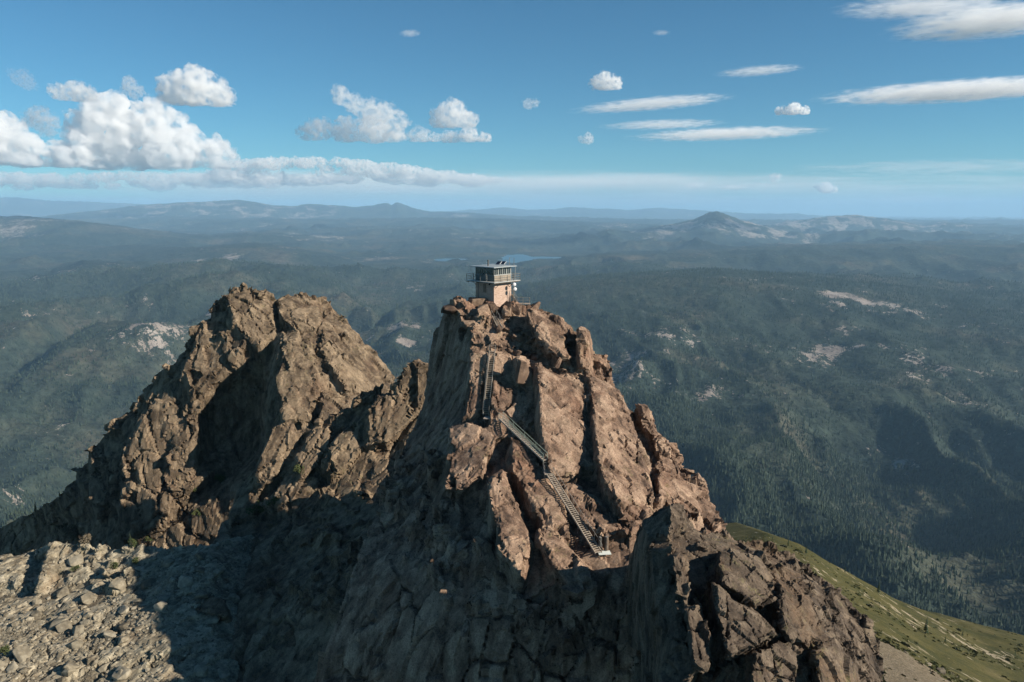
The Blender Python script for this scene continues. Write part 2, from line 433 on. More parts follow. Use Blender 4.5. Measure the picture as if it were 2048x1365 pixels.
class Body:
    def __init__(self, rows, n=40, m=50, thick=25.0, back=BACK):
        self.uvd = catmull(np.stack([resample(r, n) for r in rows]), m)
        self.verts, self.faces = [], []
        self.flat = self.uvd.reshape(-1, 3)
        f = Parr(self.uvd)
        self.solid(f, np.asarray(back) * thick)
        self.back = back
    def add(self, v, f):
        o = len(self.verts); self.verts += [tuple(x) for x in v]; self.faces += [tuple(o + i for i in q) for q in f]
    def solid(self, f, b):
        m, n = f.shape[:2]
        A, B = f.reshape(-1, 3), (f + b).reshape(-1, 3)
        q = [tuple(x) for x in grid_faces(m, n)]
        fs = q + [tuple(i + m * n for i in x[::-1]) for x in q]
        ring = list(range(n)) + [i * n + n - 1 for i in range(1, m)] + list(range((m - 1) * n + n - 2, (m - 1) * n - 1, -1)) + [i * n for i in range(m - 2, 0, -1)]
        for a, c in zip(ring, ring[1:] + ring[:1]): fs.append((a, c, c + m * n, a + m * n))
        self.add(np.concatenate([A, B]), fs)
    def depth(self, u, v):
        d = (self.flat[:, 0] - u) ** 2 + (self.flat[:, 1] - v) ** 2
        i = np.argsort(d)[:6]; w = 1 / (d[i] + 1)
        return float((self.flat[i, 2] * w).sum() / w.sum())
    def slab(self, poly, relief=1.5, thick=5.0, tu=0.0, tv=0.0, inset=0.10):
        """a flat faced slab standing proud of the body; tu, tv tilt it (metres across its width / height)"""
        poly = np.asarray(poly, float)
        c = poly.mean(0)
        D = np.array([self.depth(*q) for q in poly])
        A = np.c_[poly - c, np.ones(len(poly))]
        k, *_ = np.linalg.lstsq(A, D, rcond=None)
        w = np.ptp(poly, axis=0)
        k[0] += tu / w[0]; k[1] += tv / w[1]
        D = A @ k - relief
        ins = c + (poly - c) * (1 - inset)
        r0 = Parr(np.c_[ins, A[:, :2] @ k[:2] * (1 - inset) + k[2] - relief])
        r1 = Parr(np.c_[poly, D + relief * 0.45])
        r2 = r1 + np.asarray(self.back) * thick
        n = len(poly); fs = [tuple(range(n))]
        for q in (0, n):
            for i in range(n): fs.append((q + i, q + n + i, q + n + (i + 1) % n, q + (i + 1) % n))
        fs.append(tuple(range(3 * n - 1, 2 * n - 1, -1)))
        self.add(np.concatenate([r0, r1, r2]), fs)
    def chunk(self, c, size, rng, n=12):
        """an angular block stuck onto the body"""
        bm = bmesh.new()
        M = Euler((rng.uniform(-.5, .5), rng.uniform(-.5, .5), rng.uniform(0, 6.28))).to_matrix()
        for _ in range(n):
            v = Vector([rng.uniform(-1, 1) for _ in range(3)]); m = max(abs(v.x), abs(v.y), abs(v.z)); v = v / m * rng.uniform(.75, 1.0)
            v = M @ Vector((v.x * size[0], v.y * size[1], v.z * size[2])); bm.verts.new(Vector(c) + v)
        r = bmesh.ops.convex_hull(bm, input=bm.verts)
        bmesh.ops.delete(bm, geom=[g for g in r['geom_interior'] if isinstance(g, bmesh.types.BMVert)], context='VERTS')
        bm.verts.index_update()
        self.add([v.co[:] for v in bm.verts], [[v.index for v in f.verts] for f in bm.faces]); bm.free()
    def rim(self, line, count, lo, hi, rng, jit=6, sink=0.0, tall=1.3):
        """broken blocks along a line of pixels, sitting on the body"""
        line = np.asarray(line, float); s = np.concatenate([[0], np.cumsum(np.linalg.norm(np.diff(line, axis=0), axis=1))])
        for _ in range(count):
            t = rng.uniform(0, s[-1]); u = np.interp(t, s, line[:, 0]) + rng.uniform(-jit, jit); v = np.interp(t, s, line[:, 1]) + rng.uniform(-jit, jit)
            k = rng.uniform(lo, hi)
            if ((self.flat[:, 0] - u) ** 2 + (self.flat[:, 1] - v - sink) ** 2).min() > 64: continue
            self.chunk(P(u, v + sink, self.depth(u, v) - .2 * k), (k * rng.uniform(.6, 1), k * rng.uniform(.6, 1), k * rng.uniform(.7, tall)), rng)
    def build(self, name, voxel):
        me = bpy.data.meshes.new(name)
        me.from_pydata(self.verts, [], self.faces); me.update()
        bm = bmesh.new(); bm.from_mesh(me)
        # orient every closed shell outwards so that the voxel union sees solids
        bmesh.ops.recalc_face_normals(bm, faces=bm.faces); bm.to_mesh(me); bm.free()
        o = bpy.data.objects.new('tmp', me); COL.objects.link(o)
        md = o.modifiers.new('join', 'REMESH'); md.mode = 'VOXEL'; md.voxel_size = voxel; md.adaptivity = 0.0
        dg = bpy.context.evaluated_depsgraph_get(); dg.update()
        out = bpy.data.meshes.new_from_object(o.evaluated_get(dg), depsgraph=dg)
        bpy.data.objects.remove(o); out.name = name
        return out

def hash3(ix, iy, iz, k):
    h = (ix * 73856093) ^ (iy * 19349663) ^ (iz * 83492791) ^ (k * 2654435761)
    h = (h ^ (h >> 13)) * 1274126177 & 0xffffffff
    h = (h ^ (h >> 15)) * 2246822519 & 0xffffffff
    return ((h ^ (h >> 16)) & 0xffffff) / 16777215.0

def cells(p, seed):
    """Voronoi cells on points: nearest seed point, its id numbers, and distance to the border"""
    b = np.floor(p).astype(np.int64); n = len(p)
    best = np.full(n, 1e9); sec = np.full(n, 1e9); pos = np.zeros((n, 3)); ids = np.zeros((n, 3), np.int64)
    for dx in (-1, 0, 1):
        for dy in (-1, 0, 1):
            for dz in (-1, 0, 1):
                q = b + (dx, dy, dz)
                c = q + np.stack([hash3(q[:, 0], q[:, 1], q[:, 2], seed + k) for k in range(3)], -1) * 0.9
                d = ((c - p) ** 2).sum(1)
                nb = d < best
                sec = np.where(nb, best, np.minimum(sec, d))
                best = np.where(nb, d, best); pos[nb] = c[nb]; ids[nb] = q[nb]
    r = np.stack([hash3(ids[:, 0], ids[:, 1], ids[:, 2], seed + 10 + k) for k in range(4)], -1)
    return pos, r, np.sqrt(sec) - np.sqrt(best)

def fracture(me, levels, seed=1, keep=None, rough=0.02):
    """break a surface into blocks: in every cell of each level the vertices are drawn onto that cell's own slightly turned plane,
    so that the rock shows flat fracture faces with steps and joints between them"""
    n = len(me.vertices)
    co = np.empty(n * 3, np.float32); me.vertices.foreach_get('co', co); co = co.reshape(-1, 3).astype(float)
    tone = np.zeros(n)
    k0 = np.ones(n) if keep is None else keep(co)
    no = np.empty(n * 3, np.float32); me.vertices.foreach_get('normal', no); no = no.reshape(-1, 3).astype(float)
    for k, (size, rot, blend, jit, step, crack) in enumerate(levels):
        R = np.array(Euler([math.radians(a) for a in rot]).to_matrix())
        size = np.asarray(size, float)
        q = co @ R / size
        q = q + 0.12 * np.stack([n3(q * 1.3 + 7 * j, seed + 40 + j) for j in range(3)], -1)
        pos, r, e = cells(q, seed + 100 * k)
        key = (np.floor(r[:, 0] * 1e6) * 1000003 + np.floor(r[:, 1] * 1e6)).astype(np.int64) * 8 + ((no[:, 0] > 0.0) * 1 + (no[:, 2] > 0.6) * 2 if k < 1 else 0)
        _, inv = np.unique(key, return_inverse=True)
        for again in (0, 1):       # the second pass keeps what stands proud of, or behind, a cell's face as a face of its own
            cnt = np.bincount(inv).astype(float)
            mean = np.stack([np.bincount(inv, co[:, a]) / cnt for a in range(3)], -1)
            mn = np.stack([np.bincount(inv, no[:, a]) / cnt for a in range(3)], -1)
            mn /= np.maximum(np.linalg.norm(mn, axis=1, keepdims=True), 1e-6)
            d = ((mean[inv] - co) * mn[inv]).sum(1)
            if again == 0:
                thr = 0.20 * size.min()
                _, inv = np.unique(inv * 3 + (d > thr) * 1 + (d < -thr) * 2, return_inverse=True)
        rc = np.stack([np.bincount(inv, r[:, a]) / cnt for a in range(4)], -1)
        mn = mn + (rc[:, :3] - 0.5) * 2 * jit
        mn /= np.maximum(np.linalg.norm(mn, axis=1, keepdims=True), 1e-6)
        m = mn[inv]
        d = ((mean[inv] - co) * m).sum(1)
        lim = size.min() * 0.55
        d = np.clip(d, -lim, lim) * blend + (rc[inv, 3] - 0.5) * 2 * step
        if crack:      # open joints only here and there
            d = d - crack * np.clip(1 - e / 0.08, 0, 1) * np.clip((n3(co / (size.min() * 2.2) + 11 * k, seed + 71) - 0.06) * 3.5, 0.03, 1)
        co = co + m * (d * k0)[:, None]
        if k < 2: tone += (r[:, 3] - 0.5) * (1.0, 0.7)[k]
    if rough:
        co = co + no * (rough * (n3(co * 1.7, seed) + .6 * n3(co * 3.7, seed + 3)) * k0)[:, None]
        me.vertices.foreach_set('co', co.astype(np.float32).ravel())
    me.attributes.new('tone', 'FLOAT', 'POINT').data.foreach_set('value', (0.5 + tone * 0.6).astype(np.float32))
    me.update()

def mat_rock(name, dark, mid, light, warm=(0.20, 0.085, 0.05), lichen=(0.16, 0.15, 0.06), warmth=0.35, green=0.35, rot=(0, 0, 0)):
    t = NT(name)
    p = t.pos()
    q = t.mapping(p, (1, 1, .45), rot)
    f = t.noise(q, 0.55, 8, 0.72, 0.3)
    tone = t.attr('tone')
    f = t.math('ADD', t.math('MULTIPLY', f, 1.15), t.math('MULTIPLY', t.math('SUBTRACT', tone, 0.5), 0.22))
    col = t.ramp(f, [(0.36, dark), (0.55, mid), (0.74, light)])
    big = t.noise(p, 0.11, 4, 0.6)
    wm = t.ramp(t.math('ADD', big, t.math('MULTIPLY', t.math('SUBTRACT', t.noise(p, 1.3, 4, .7), .5), .35)), [(0.52, 0.0), (0.66, 1.0)])
    col = t.mix(t.math('MULTIPLY', wm, warmth), col, warm)
    tn = t.ramp(t.math('ADD', t.noise(t.mapping(p, (1, 1, .5), loc=(7, 31, 3)), 0.16, 4, 0.6), t.math('MULTIPLY', t.math('SUBTRACT', tone, .5), .25)), [(0.52, 0.0), (0.68, 1.0)])
    col = t.mix(t.math('MULTIPLY', tn, 0.55), col, light)
    li = t.ramp(t.noise(p, 0.8, 7, 0.75, 0.2), [(0.55, 0.0), (0.66, 1.0)])
    bl = t.ramp(t.noise(t.mapping(p, loc=(50, 20, 9)), 0.09, 3, 0.6), [(0.45, 0.0), (0.62, 1.0)])
    col = t.mix(t.math('MULTIPLY', t.math('MULTIPLY', li, bl), green), col, lichen)
    sp = t.ramp(t.noise(p, 5.5, 3, 0.8), [(0.38, 0.45), (0.50, 1.0), (0.62, 1.05), (0.72, 1.7)])
    col = t.mix(0.8, col, sp, 'MULTIPLY')
    stn = t.ramp(t.noise(t.mapping(p, (1, 1, .07), (rot[0] + .08, rot[1] + .1, rot[2])), 0.8, 5, 0.65), [(0.36, 0.62), (0.5, 1.0), (0.66, 1.22)])      # water stains down the faces
    col = t.mix(0.85, col, stn, 'MULTIPLY')
    h = t.math('ADD', t.noise(q, 1.6, 8, 0.72), t.math('MULTIPLY', t.voro(t.mapping(p, (1, 1, .6), rot), 1.1, 'DISTANCE_TO_EDGE'), 0.5))
    t.bump(h, 0.6, 0.14)
    return t.done(col, 0.9, 0.2)

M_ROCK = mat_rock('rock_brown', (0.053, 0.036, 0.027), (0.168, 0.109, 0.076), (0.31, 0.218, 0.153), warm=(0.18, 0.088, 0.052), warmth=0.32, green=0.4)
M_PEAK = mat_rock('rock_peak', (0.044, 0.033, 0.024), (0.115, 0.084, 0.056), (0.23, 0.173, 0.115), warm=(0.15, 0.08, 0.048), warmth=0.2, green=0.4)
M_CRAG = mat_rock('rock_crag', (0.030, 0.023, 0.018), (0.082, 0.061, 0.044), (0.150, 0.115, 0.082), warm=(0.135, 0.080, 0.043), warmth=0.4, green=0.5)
M_PALE = mat_rock('rock_pale', (0.085, 0.072, 0.051), (0.215, 0.184, 0.130), (0.34, 0.30, 0.222), warm=(0.19, 0.118, 0.066), warmth=0.35)

# --- main pinnacle
PIN = Body([
    [(888, 622, 125), (905, 603, 125), (940, 606, 124), (990, 612, 122), (1040, 609, 123), (1065, 604, 123), (1085, 618, 123.5)],
    [(880, 650, 125), (915, 640, 121), (960, 645, 119), (1000, 650, 118.5), (1050, 655, 119), (1100, 645, 119), (1130, 650, 120)],
    [(868, 700, 125), (905, 695, 119), (942, 690, 115.5), (990, 695, 115), (1050, 700, 116), (1120, 700, 115.5), (1180, 708, 117.5)],
    [(855, 760, 124.5), (900, 760, 117.5), (938, 755, 112), (985, 760, 111.5), (1060, 760, 112.5), (1150, 755, 112.5), (1222, 755, 115.5)],
    [(840, 820, 122.5), (880, 825, 115.5), (920, 830, 108), (985, 830, 107.5), (1070, 830, 108.5), (1170, 830, 109), (1260, 825, 113)],
    [(815, 880, 119), (850, 895, 111), (903, 880, 104), (985, 880, 102.5), (1080, 890, 103), (1190, 890, 104.5), (1325, 890, 110)],
    [(780, 960, 111), (830, 980, 105), (895, 985, 97), (980, 960, 96.5), (1090, 960, 96.5), (1230, 960, 97), (1385, 965, 103.5)],
    [(740, 1060, 102), (800, 1080, 97), (900, 1070, 91.5), (985, 1040, 91.5), (1110, 1050, 89.5), (1270, 1030, 90), (1435, 1045, 96.5)],
    [(700, 1160, 95), (790, 1170, 89), (900, 1160, 85), (1000, 1130, 85), (1130, 1130, 84), (1270, 1110, 84), (1480, 1090, 92)],
    [(650, 1290, 90), (780, 1290, 84), (900, 1280, 80), (1020, 1250, 80), (1140, 1200, 81.5), (1280, 1200, 80), (1500, 1200, 86)],
    [(600, 1450, 87), (780, 1450, 80), (900, 1450, 77), (1020, 1450, 76), (1150, 1450, 76), (1280, 1450, 76), (1500, 1450, 81)],
], n=48, m=64, thick=3, back=np.array([0.0, 1.0, -1.6]))
S = PIN.slab
S([(904, 591), (921, 592), (936, 603), (938, 634), (926, 632), (903, 608)], 2.6, 4)
S([(938, 605), (948, 610), (949, 634), (937, 634)], 2.1, 4, tu=.8)
S([(937, 592), (968, 596), (972, 606), (936, 604)], 0.3, 4)
S([(949, 611), (968, 612), (984, 637), (972, 640), (953, 632)], 2.3, 4, tu=.8)
S([(970, 601), (986, 603), (993, 617), (986, 622), (971, 615)], 2.1, 4, tu=.5)
S([(1003, 606), (1020, 607), (1021, 634), (1008, 634)], 1.8, 4)
S([(922, 634), (968, 634), (965, 650), (942, 662), (924, 655)], 1.6, 4)
S([(940, 664), (990, 676), (994, 694), (945, 688)], 1.3, 4)
S([(1053, 616), (1080, 622), (1120, 660), (1127, 688), (1145, 724), (1120, 726), (1072, 676), (1052, 642)], 3.4, 4, tu=1.5)
S([(1096, 626), (1120, 634), (1150, 655), (1140, 690), (1122, 664)], 1.6, 4, tu=1)
S([(1157, 655), (1179, 661), (1184, 706), (1183, 740), (1161, 737), (1155, 700)], 3.4, 4, tu=1.2)
S([(1185, 712), (1200, 722), (1205, 744), (1190, 750)], 0.7, 4)
S([(1203, 714), (1222, 718), (1226, 752), (1207, 750)], 0.4, 4)
S([(942, 693), (984, 696), (975, 760), (968, 830), (928, 838), (935, 760)], 1.8, 5, tu=.8)
S([(990, 702), (1020, 708), (1038, 765), (1046, 835), (1040, 890), (985, 870), (974, 836)], 2.1, 5, tu=1.0)
S([(1032, 715), (1054, 716), (1063, 742), (1063, 768), (1049, 772), (1034, 752)], 3.9, 5, tu=1.0, inset=.16)
S([(1046, 772), (1066, 776), (1067, 830), (1060, 866), (1047, 850)], 2.1, 4, tu=.8)
S([(1069, 724), (1112, 742), (1160, 762), (1164, 870), (1167, 945), (1150, 962), (1098, 955), (1082, 900), (1074, 790)], 4.2, 7, tu=2.2)
S([(1172, 742), (1238, 772), (1268, 840), (1286, 930), (1298, 1000), (1270, 1052), (1248, 1050), (1196, 945), (1186, 872)], 3.9, 7, tu=2.5)
S([(1236, 775), (1254, 800), (1296, 930), (1311, 1006), (1303, 1012), (1290, 940)], 3.4, 5, tu=1.0)
S([(1268, 806), (1296, 808), (1310, 838), (1304, 866), (1284, 860)], 2.6, 6, tu=1)
S([(1300, 850), (1338, 892), (1366, 950), (1340, 960), (1312, 900)], 1.8, 6, tu=1)
S([(1330, 960), (1366, 955), (1400, 1000), (1392, 1030), (1345, 1010)], 2.6, 6, tu=1)
S([(1375, 960), (1402, 985), (1450, 1050), (1430, 1062), (1390, 1010)], 1.8, 6, tu=1)
S([(1312, 920), (1335, 930), (1342, 990), (1318, 1010)], 3.1, 6, tu=1)
S([(902, 852), (948, 846), (984, 856), (1000, 872), (962, 955), (938, 980), (898, 985), (893, 958)], 3.4, 6, tu=1.6)
S([(976, 846), (1004, 846), (1022, 866), (1000, 878), (970, 862)], 2.3, 4)
S([(968, 960), (1004, 938), (1022, 975), (1062, 1066), (1066, 1110), (1040, 1162), (1000, 1108), (980, 1020)], 4.4, 6, tu=2.4)
S([(1020, 872), (1058, 896), (1092, 950), (1128, 1010), (1150, 1080), (1130, 1085), (1080, 1050), (1042, 985), (1018, 930)], 2.9, 6, tu=1.4)
S([(1078, 1050), (1130, 1085), (1185, 1150), (1176, 1172), (1140, 1184), (1098, 1130), (1072, 1080)], 2.9, 6, tu=1.6)
S([(1112, 968), (1152, 966), (1200, 1000), (1252, 1070), (1215, 1082), (1165, 1050)], 2.1, 5, tu=1.0)
S([(1232, 1060), (1250, 1050), (1298, 1010), (1308, 1030), (1290, 1060), (1262, 1072)], 2.6, 5, tu=.5)
S([(1158, 768), (1188, 772), (1196, 870), (1190, 950), (1166, 945)], 2.2, 4, tu=.8)
S([(1048, 745), (1080, 738), (1084, 870), (1070, 892), (1056, 850)], 1.7, 4, tu=.8)
rr = random.Random(5)
PIN.rim([(1085, 618), (1125, 645), (1160, 668), (1190, 715), (1225, 752), (1255, 810), (1300, 862), (1330, 895), (1385, 965), (1435, 1045)], 46, .5, 1.7, rr, 7, 4, 1.6)
PIN.rim([(1300, 930), (1350, 990), (1400, 1030)], 22, .5, 1.4, rr, 22, 0, 1.6)
PIN.rim([(890, 625), (940, 612), (1060, 610)], 10, .5, 1.1, rr, 6, 6, 1.2)
PIN.rim([(895, 980), (930, 985), (985, 1000), (1040, 1160), (1140, 1180)], 12, .4, .9, rr, 6, 0, 1.3)
PIN.rim([(860, 900), (820, 1010), (870, 1120), (960, 1200), (1100, 1260), (1200, 1230)], 70, .6, 2.0, rr, 60, 0, 1.7)
pin_me = PIN.build('rock_pinnacle', 0.24)
def pad_keep(c):   # leave the building's footing and the summit pad alone
    return np.where((np.hypot(c[:, 0] + 3.2, c[:, 1] - 125.5) < 4.4) & (c[:, 2] > -18), 0.15, 1.0)
fracture(pin_me, [((2.7, 3.1, 15), (4, 9, 20), .90, .14, .26, .8), ((1.3, 1.4, 4.5), (6, 10, 50), .6, .10, .09, .38)], 3, pad_keep)
pin = link('rock_pinnacle', pin_me, M_ROCK); tag(pin, kind='structure')

# --- twin topped peak to the left, behind
PEAK = Body([
    [(435, 600, 200), (460, 582, 201), (495, 574, 201), (530, 582, 202), (548, 603, 204), (570, 592, 206), (600, 588, 207), (640, 600, 208), (668, 620, 209)],
    [(415, 640, 197), (450, 640, 194), (500, 640, 193), (540, 645, 196), (556, 648, 198), (600, 640, 195), (650, 650, 197), (680, 655, 200), (705, 660, 205)],
    [(350, 720, 195), (410, 720, 190), (470, 715, 188), (520, 715, 191), (542, 708, 192), (560, 705, 184), (610, 710, 184), (680, 710, 187), (755, 712, 198)],
    [(270, 800, 193), (350, 800, 187), (405, 800, 185), (425, 800, 194), (520, 800, 196), (540, 800, 178), (600, 800, 177), (690, 800, 180), (795, 775, 192)],
    [(190, 900, 192), (280, 900, 185), (385, 890, 181), (410, 890, 192), (520, 890, 192), (540, 890, 173), (600, 890, 171), (690, 880, 173), (800, 850, 186)],
    [(125, 985, 194), (200, 990, 185), (330, 990, 179), (390, 970, 179), (430, 965, 185), (540, 960, 173), (600, 960, 170), (690, 950, 170), (800, 930, 180)],
    [(0, 1055, 207), (120, 1060, 199), (225, 1085, 181), (320, 1070, 178), (390, 1045, 177), (470, 1040, 175), (560, 1050, 172), (690, 1050, 171), (800, 1030, 173)],
    [(-150, 1130, 207), (60, 1160, 193), (225, 1200, 174), (320, 1180, 173), (390, 1160, 171), (470, 1160, 169), (560, 1160, 168), (690, 1160, 167), (800, 1140, 169)],
], n=52, m=44, thick=22, back=np.array([0.0, 1.0, -1.0]))
S = PEAK.slab
S([(446, 590), (500, 577), (545, 620), (555, 680), (520, 700), (470, 660)], 2.5, 10, tu=3)
S([(552, 600), (600, 590), (655, 612), (650, 660), (600, 668), (562, 640)], 2.5, 10, tu=3)
S([(640, 655), (690, 668), (745, 740), (750, 790), (690, 780), (650, 720)], 2.5, 10, tu=3)
S([(565, 680), (620, 672), (640, 760), (620, 840), (565, 850), (548, 760)], 3.5, 10, tu=3)
S([(400, 660), (460, 668), (510, 720), (460, 745), (380, 800), (360, 740)], 2.0, 10, tu=3)
S([(300, 800), (390, 800), (400, 900), (385, 960), (300, 980), (230, 930)], 3.0, 10, tu=3)
S([(250, 960), (350, 985), (330, 1060), (240, 1085), (232, 1030)], 3.0, 10, tu=3)
S([(640, 800), (720, 790), (740, 850), (680, 900), (630, 880)], 3.0, 10, tu=3)
S([(180, 910), (225, 905), (230, 1010), (195, 1040), (175, 990)], 2.5, 10, tu=3)
PEAK.rim([(430, 610), (460, 585), (500, 576), (535, 590)], 22, 1.0, 2.4, rr, 8, 6)
PEAK.rim([(556, 600), (600, 590), (650, 608), (700, 655)], 24, 1.0, 2.2, rr, 8, 6)
PEAK.rim([(410, 650), (350, 725), (270, 805), (190, 905), (125, 990)], 26, .9, 2.4, rr, 8, 4)
PEAK.rim([(700, 660), (755, 715), (795, 780)], 12, .8, 1.8, rr, 8, 4)
PEAK.rim([(470, 640), (500, 760), (330, 880), (260, 1000)], 26, .9, 2.0, rr, 40, 0)
PEAK.rim([(620, 680), (680, 760), (640, 860)], 26, .9, 2.0, rr, 45, 0)
peak_me = PEAK.build('rock_peak', 0.42)
fracture(peak_me, [((4.2, 4.2, 13), (0, -16, 20), .88, .17, .5, 1.2), ((1.8, 1.8, 4.2), (0, -20, 50), .65, .13, .17, .35)], 23)
peak = link('rock_peak', peak_me, M_PEAK); tag(peak, kind='structure')

# --- ridge running from the pinnacle to the peak and the shaded gully side below it
RIDGE = Body([
    [(480, 975, 149), (540, 900, 151), (640, 850, 153), (720, 800, 153), (756, 775, 153), (772, 800, 151), (800, 775, 151), (812, 740, 151), (830, 738, 151), (842, 726, 151), (900, 722, 148)],
    [(470, 1000, 147), (530, 940, 148), (620, 900, 149), (700, 860, 149), (745, 840, 149), (770, 840, 149), (790, 815, 149), (812, 800, 148), (830, 790, 149), (850, 785, 149), (900, 780, 147)],
    [(450, 1040, 144), (510, 1010, 145), (595, 960, 145), (680, 920, 145), (740, 890, 146), (762, 890, 147), (790, 880, 146), (815, 870, 145), (835, 865, 145), (860, 860, 144), (900, 860, 143)],
    [(430, 1075, 139), (495, 1065, 139), (590, 1030, 138), (670, 1010, 136), (740, 1000, 134), (765, 1000, 133), (790, 990, 131), (815, 990, 129), (835, 990, 127), (860, 990, 124), (900, 990, 119)],
    [(400, 1150, 130), (480, 1130, 129), (590, 1110, 124), (670, 1110, 119), (740, 1100, 114), (765, 1100, 113), (790, 1100, 110), (815, 1100, 107), (835, 1100, 105), (860, 1100, 103), (900, 1100, 100)],
    [(360, 1250, 114), (470, 1230, 114), (570, 1220, 110), (660, 1220, 104), (740, 1220, 98), (765, 1220, 98), (790, 1220, 96), (815, 1220, 94), (835, 1220, 93), (860, 1220, 92), (900, 1220, 91)],
    [(300, 1480, 92), (480, 1480, 90), (570, 1480, 87), (660, 1480, 85), (740, 1480, 83), (765, 1480, 83), (790, 1480, 82), (815, 1480, 82), (835, 1480, 82), (860, 1480, 82), (900, 1480, 82)],
], n=56, m=44, thick=3, back=np.array([0.0, 1.0, -1.1]))
S = RIDGE.slab
S([(806, 742), (815, 728), (828, 745), (822, 790), (800, 800), (795, 770)], 1.5, 3, tu=1.5)
S([(832, 740), (850, 722), (858, 745), (850, 800), (830, 830)], 1.5, 3, tu=1.5)
S([(752, 785), (790, 790), (835, 820), (815, 850), (775, 890), (735, 890), (730, 830)], 3.0, 3, tu=2.5)
S([(690, 850), (725, 830), (735, 880), (700, 930), (660, 960), (640, 930)], 2.5, 3, tu=2.5)
S([(625, 860), (660, 850), (668, 890), (640, 925), (600, 960), (590, 920)], 2.5, 3, tu=2.0)
S([(545, 850), (580, 838), (592, 880), (560, 950), (515, 985), (500, 960)], 3.0, 3, tu=2.0)
S([(560, 970), (620, 945), (640, 965), (590, 1000), (540, 1030), (515, 1010)], 1.5, 3, tu=1.5)
S([(470, 985), (500, 960), (520, 1000), (500, 1040), (460, 1050)], 2.0, 3, tu=1.5)
S([(362, 1218), (385, 1190), (425, 1180), (458, 1200), (455, 1240), (420, 1235)], 7.0, 14, tu=2, inset=.3)
RIDGE.rim([(540, 900), (640, 850), (720, 800), (756, 775), (772, 800), (800, 775), (815, 738), (842, 728)], 34, .6, 1.8, rr, 8, 4, 1.7)
RIDGE.rim([(520, 960), (620, 910), (700, 870), (790, 830)], 30, .6, 1.6, rr, 26, 0, 1.7)
RIDGE.rim([(480, 1100), (600, 1060), (720, 1040), (700, 1180), (520, 1200)], 90, .6, 2.1, rr, 60, 0, 1.5)
ridge_me = RIDGE.build('rock_ridge', 0.38)
fracture(ridge_me, [((2.4, 5, 11), (0, 33, 20), .88, .16, .36, .9), ((1.2, 2.0, 4.0), (0, 33, 30), .65, .13, .12, .28)], 43)
ridge = link('rock_ridge', ridge_me, M_PEAK); tag(ridge, kind='structure')

# --- pale slabs and rubble at the lower left
BENCH = Body([
    [(-260, 1125, 140), (0, 1112, 134), (60, 1102, 133), (95, 1090, 132), (130, 1094, 131), (190, 1100, 130), (300, 1104, 128), (340, 1098, 127), (420, 1088, 127), (540, 1062, 142)],
    [(-260, 1190, 126), (0, 1180, 124), (60, 1178, 123), (95, 1175, 123), (130, 1172, 122), (200, 1170, 121), (280, 1160, 120), (340, 1150, 119), (430, 1135, 119), (540, 1120, 134)],
    [(-260, 1270, 112), (0, 1260, 111), (60, 1258, 110), (95, 1255, 110), (130, 1252, 110), (200, 1250, 109), (280, 1240, 109), (340, 1230, 109), (430, 1215, 112), (560, 1200, 124)],
    [(-260, 1380, 97), (0, 1365, 97), (60, 1365, 97), (95, 1365, 97), (130, 1365, 97), (200, 1365, 97), (280, 1360, 97), (340, 1350, 97), (450, 1340, 101), (580, 1330, 112)],
    [(-260, 1600, 78), (0, 1600, 78), (60, 1600, 78), (95, 1600, 78), (130, 1600, 78), (200, 1600, 78), (280, 1600, 78), (340, 1600, 78), (450, 1600, 78), (580, 1600, 90)],
], n=50, m=36, thick=22, back=np.array([0.0, 1.0, -0.9]))
S = BENCH.slab
S([(85, 1120), (98, 1084), (120, 1092), (118, 1150), (70, 1190)], 2.0, 6, tu=2)
S([(0, 1112), (50, 1106), (70, 1130), (40, 1170), (-20, 1180)], 1.5, 6, tu=2)
BENCH.rim([(-20, 1114), (60, 1102), (130, 1094), (200, 1100), (330, 1098), (420, 1088)], 30, .6, 1.7, rr, 7, 5)
BENCH.rim([(0, 1160), (120, 1140), (250, 1150), (330, 1140)], 40, .5, 1.5, rr, 34, 0)
bench_me = BENCH.build('rock_bench', 0.42)
fracture(bench_me, [((2.6, 5, 8), (0, 45, -30), .85, .16, .34, .7), ((1.2, 1.8, 2.2), (10, 40, -30), .65, .16, .13, .22)], 63)
bench = link('rock_bench', bench_me, M_PALE); tag(bench, kind='structure')

# --- crag in the right foreground
CRAG = Body([
    [(1272, 1078, 76), (1290, 1050, 74), (1335, 1030, 72), (1370, 1035, 72), (1400, 1068, 72), (1440, 1072, 73), (1500, 1088, 74), (1580, 1112, 73)],
    [(1270, 1100, 73), (1300, 1095, 68), (1340, 1095, 66.5), (1380, 1100, 66.5), (1436, 1098, 66.5), (1510, 1105, 68), (1560, 1130, 69), (1625, 1150, 72)],
    [(1275, 1160, 71), (1305, 1160, 64), (1350, 1160, 62.5), (1400, 1160, 63.5), (1450, 1160, 63), (1530, 1160, 64), (1610, 1170, 66), (1685, 1195, 70)],
    [(1280, 1240, 69), (1315, 1240, 61), (1360, 1240, 59.5), (1410, 1240, 60.5), (1490, 1240, 60), (1560, 1240, 61), (1650, 1240, 63), (1728, 1255, 68)],
    [(1290, 1310, 67), (1322, 1320, 58.5), (1380, 1320, 57), (1440, 1310, 57.5), (1500, 1300, 57), (1590, 1310, 58), (1680, 1310, 60), (1757, 1325, 65)],
    [(1290, 1480, 63), (1320, 1480, 54), (1400, 1480, 52), (1450, 1480, 52), (1500, 1480, 52), (1600, 1480, 53), (1700, 1480, 55), (1810, 1480, 60)],
], n=52, m=40, thick=8, back=np.array([0.05, 1.0, -1.0]))
S = CRAG.slab
S([(1274, 1068), (1300, 1064), (1308, 1088), (1296, 1102), (1278, 1094)], 1.0, 3)
S([(1290, 1040), (1336, 1010), (1337, 1076), (1312, 1082), (1288, 1066)], 1.6, 4, tu=1, inset=.14)
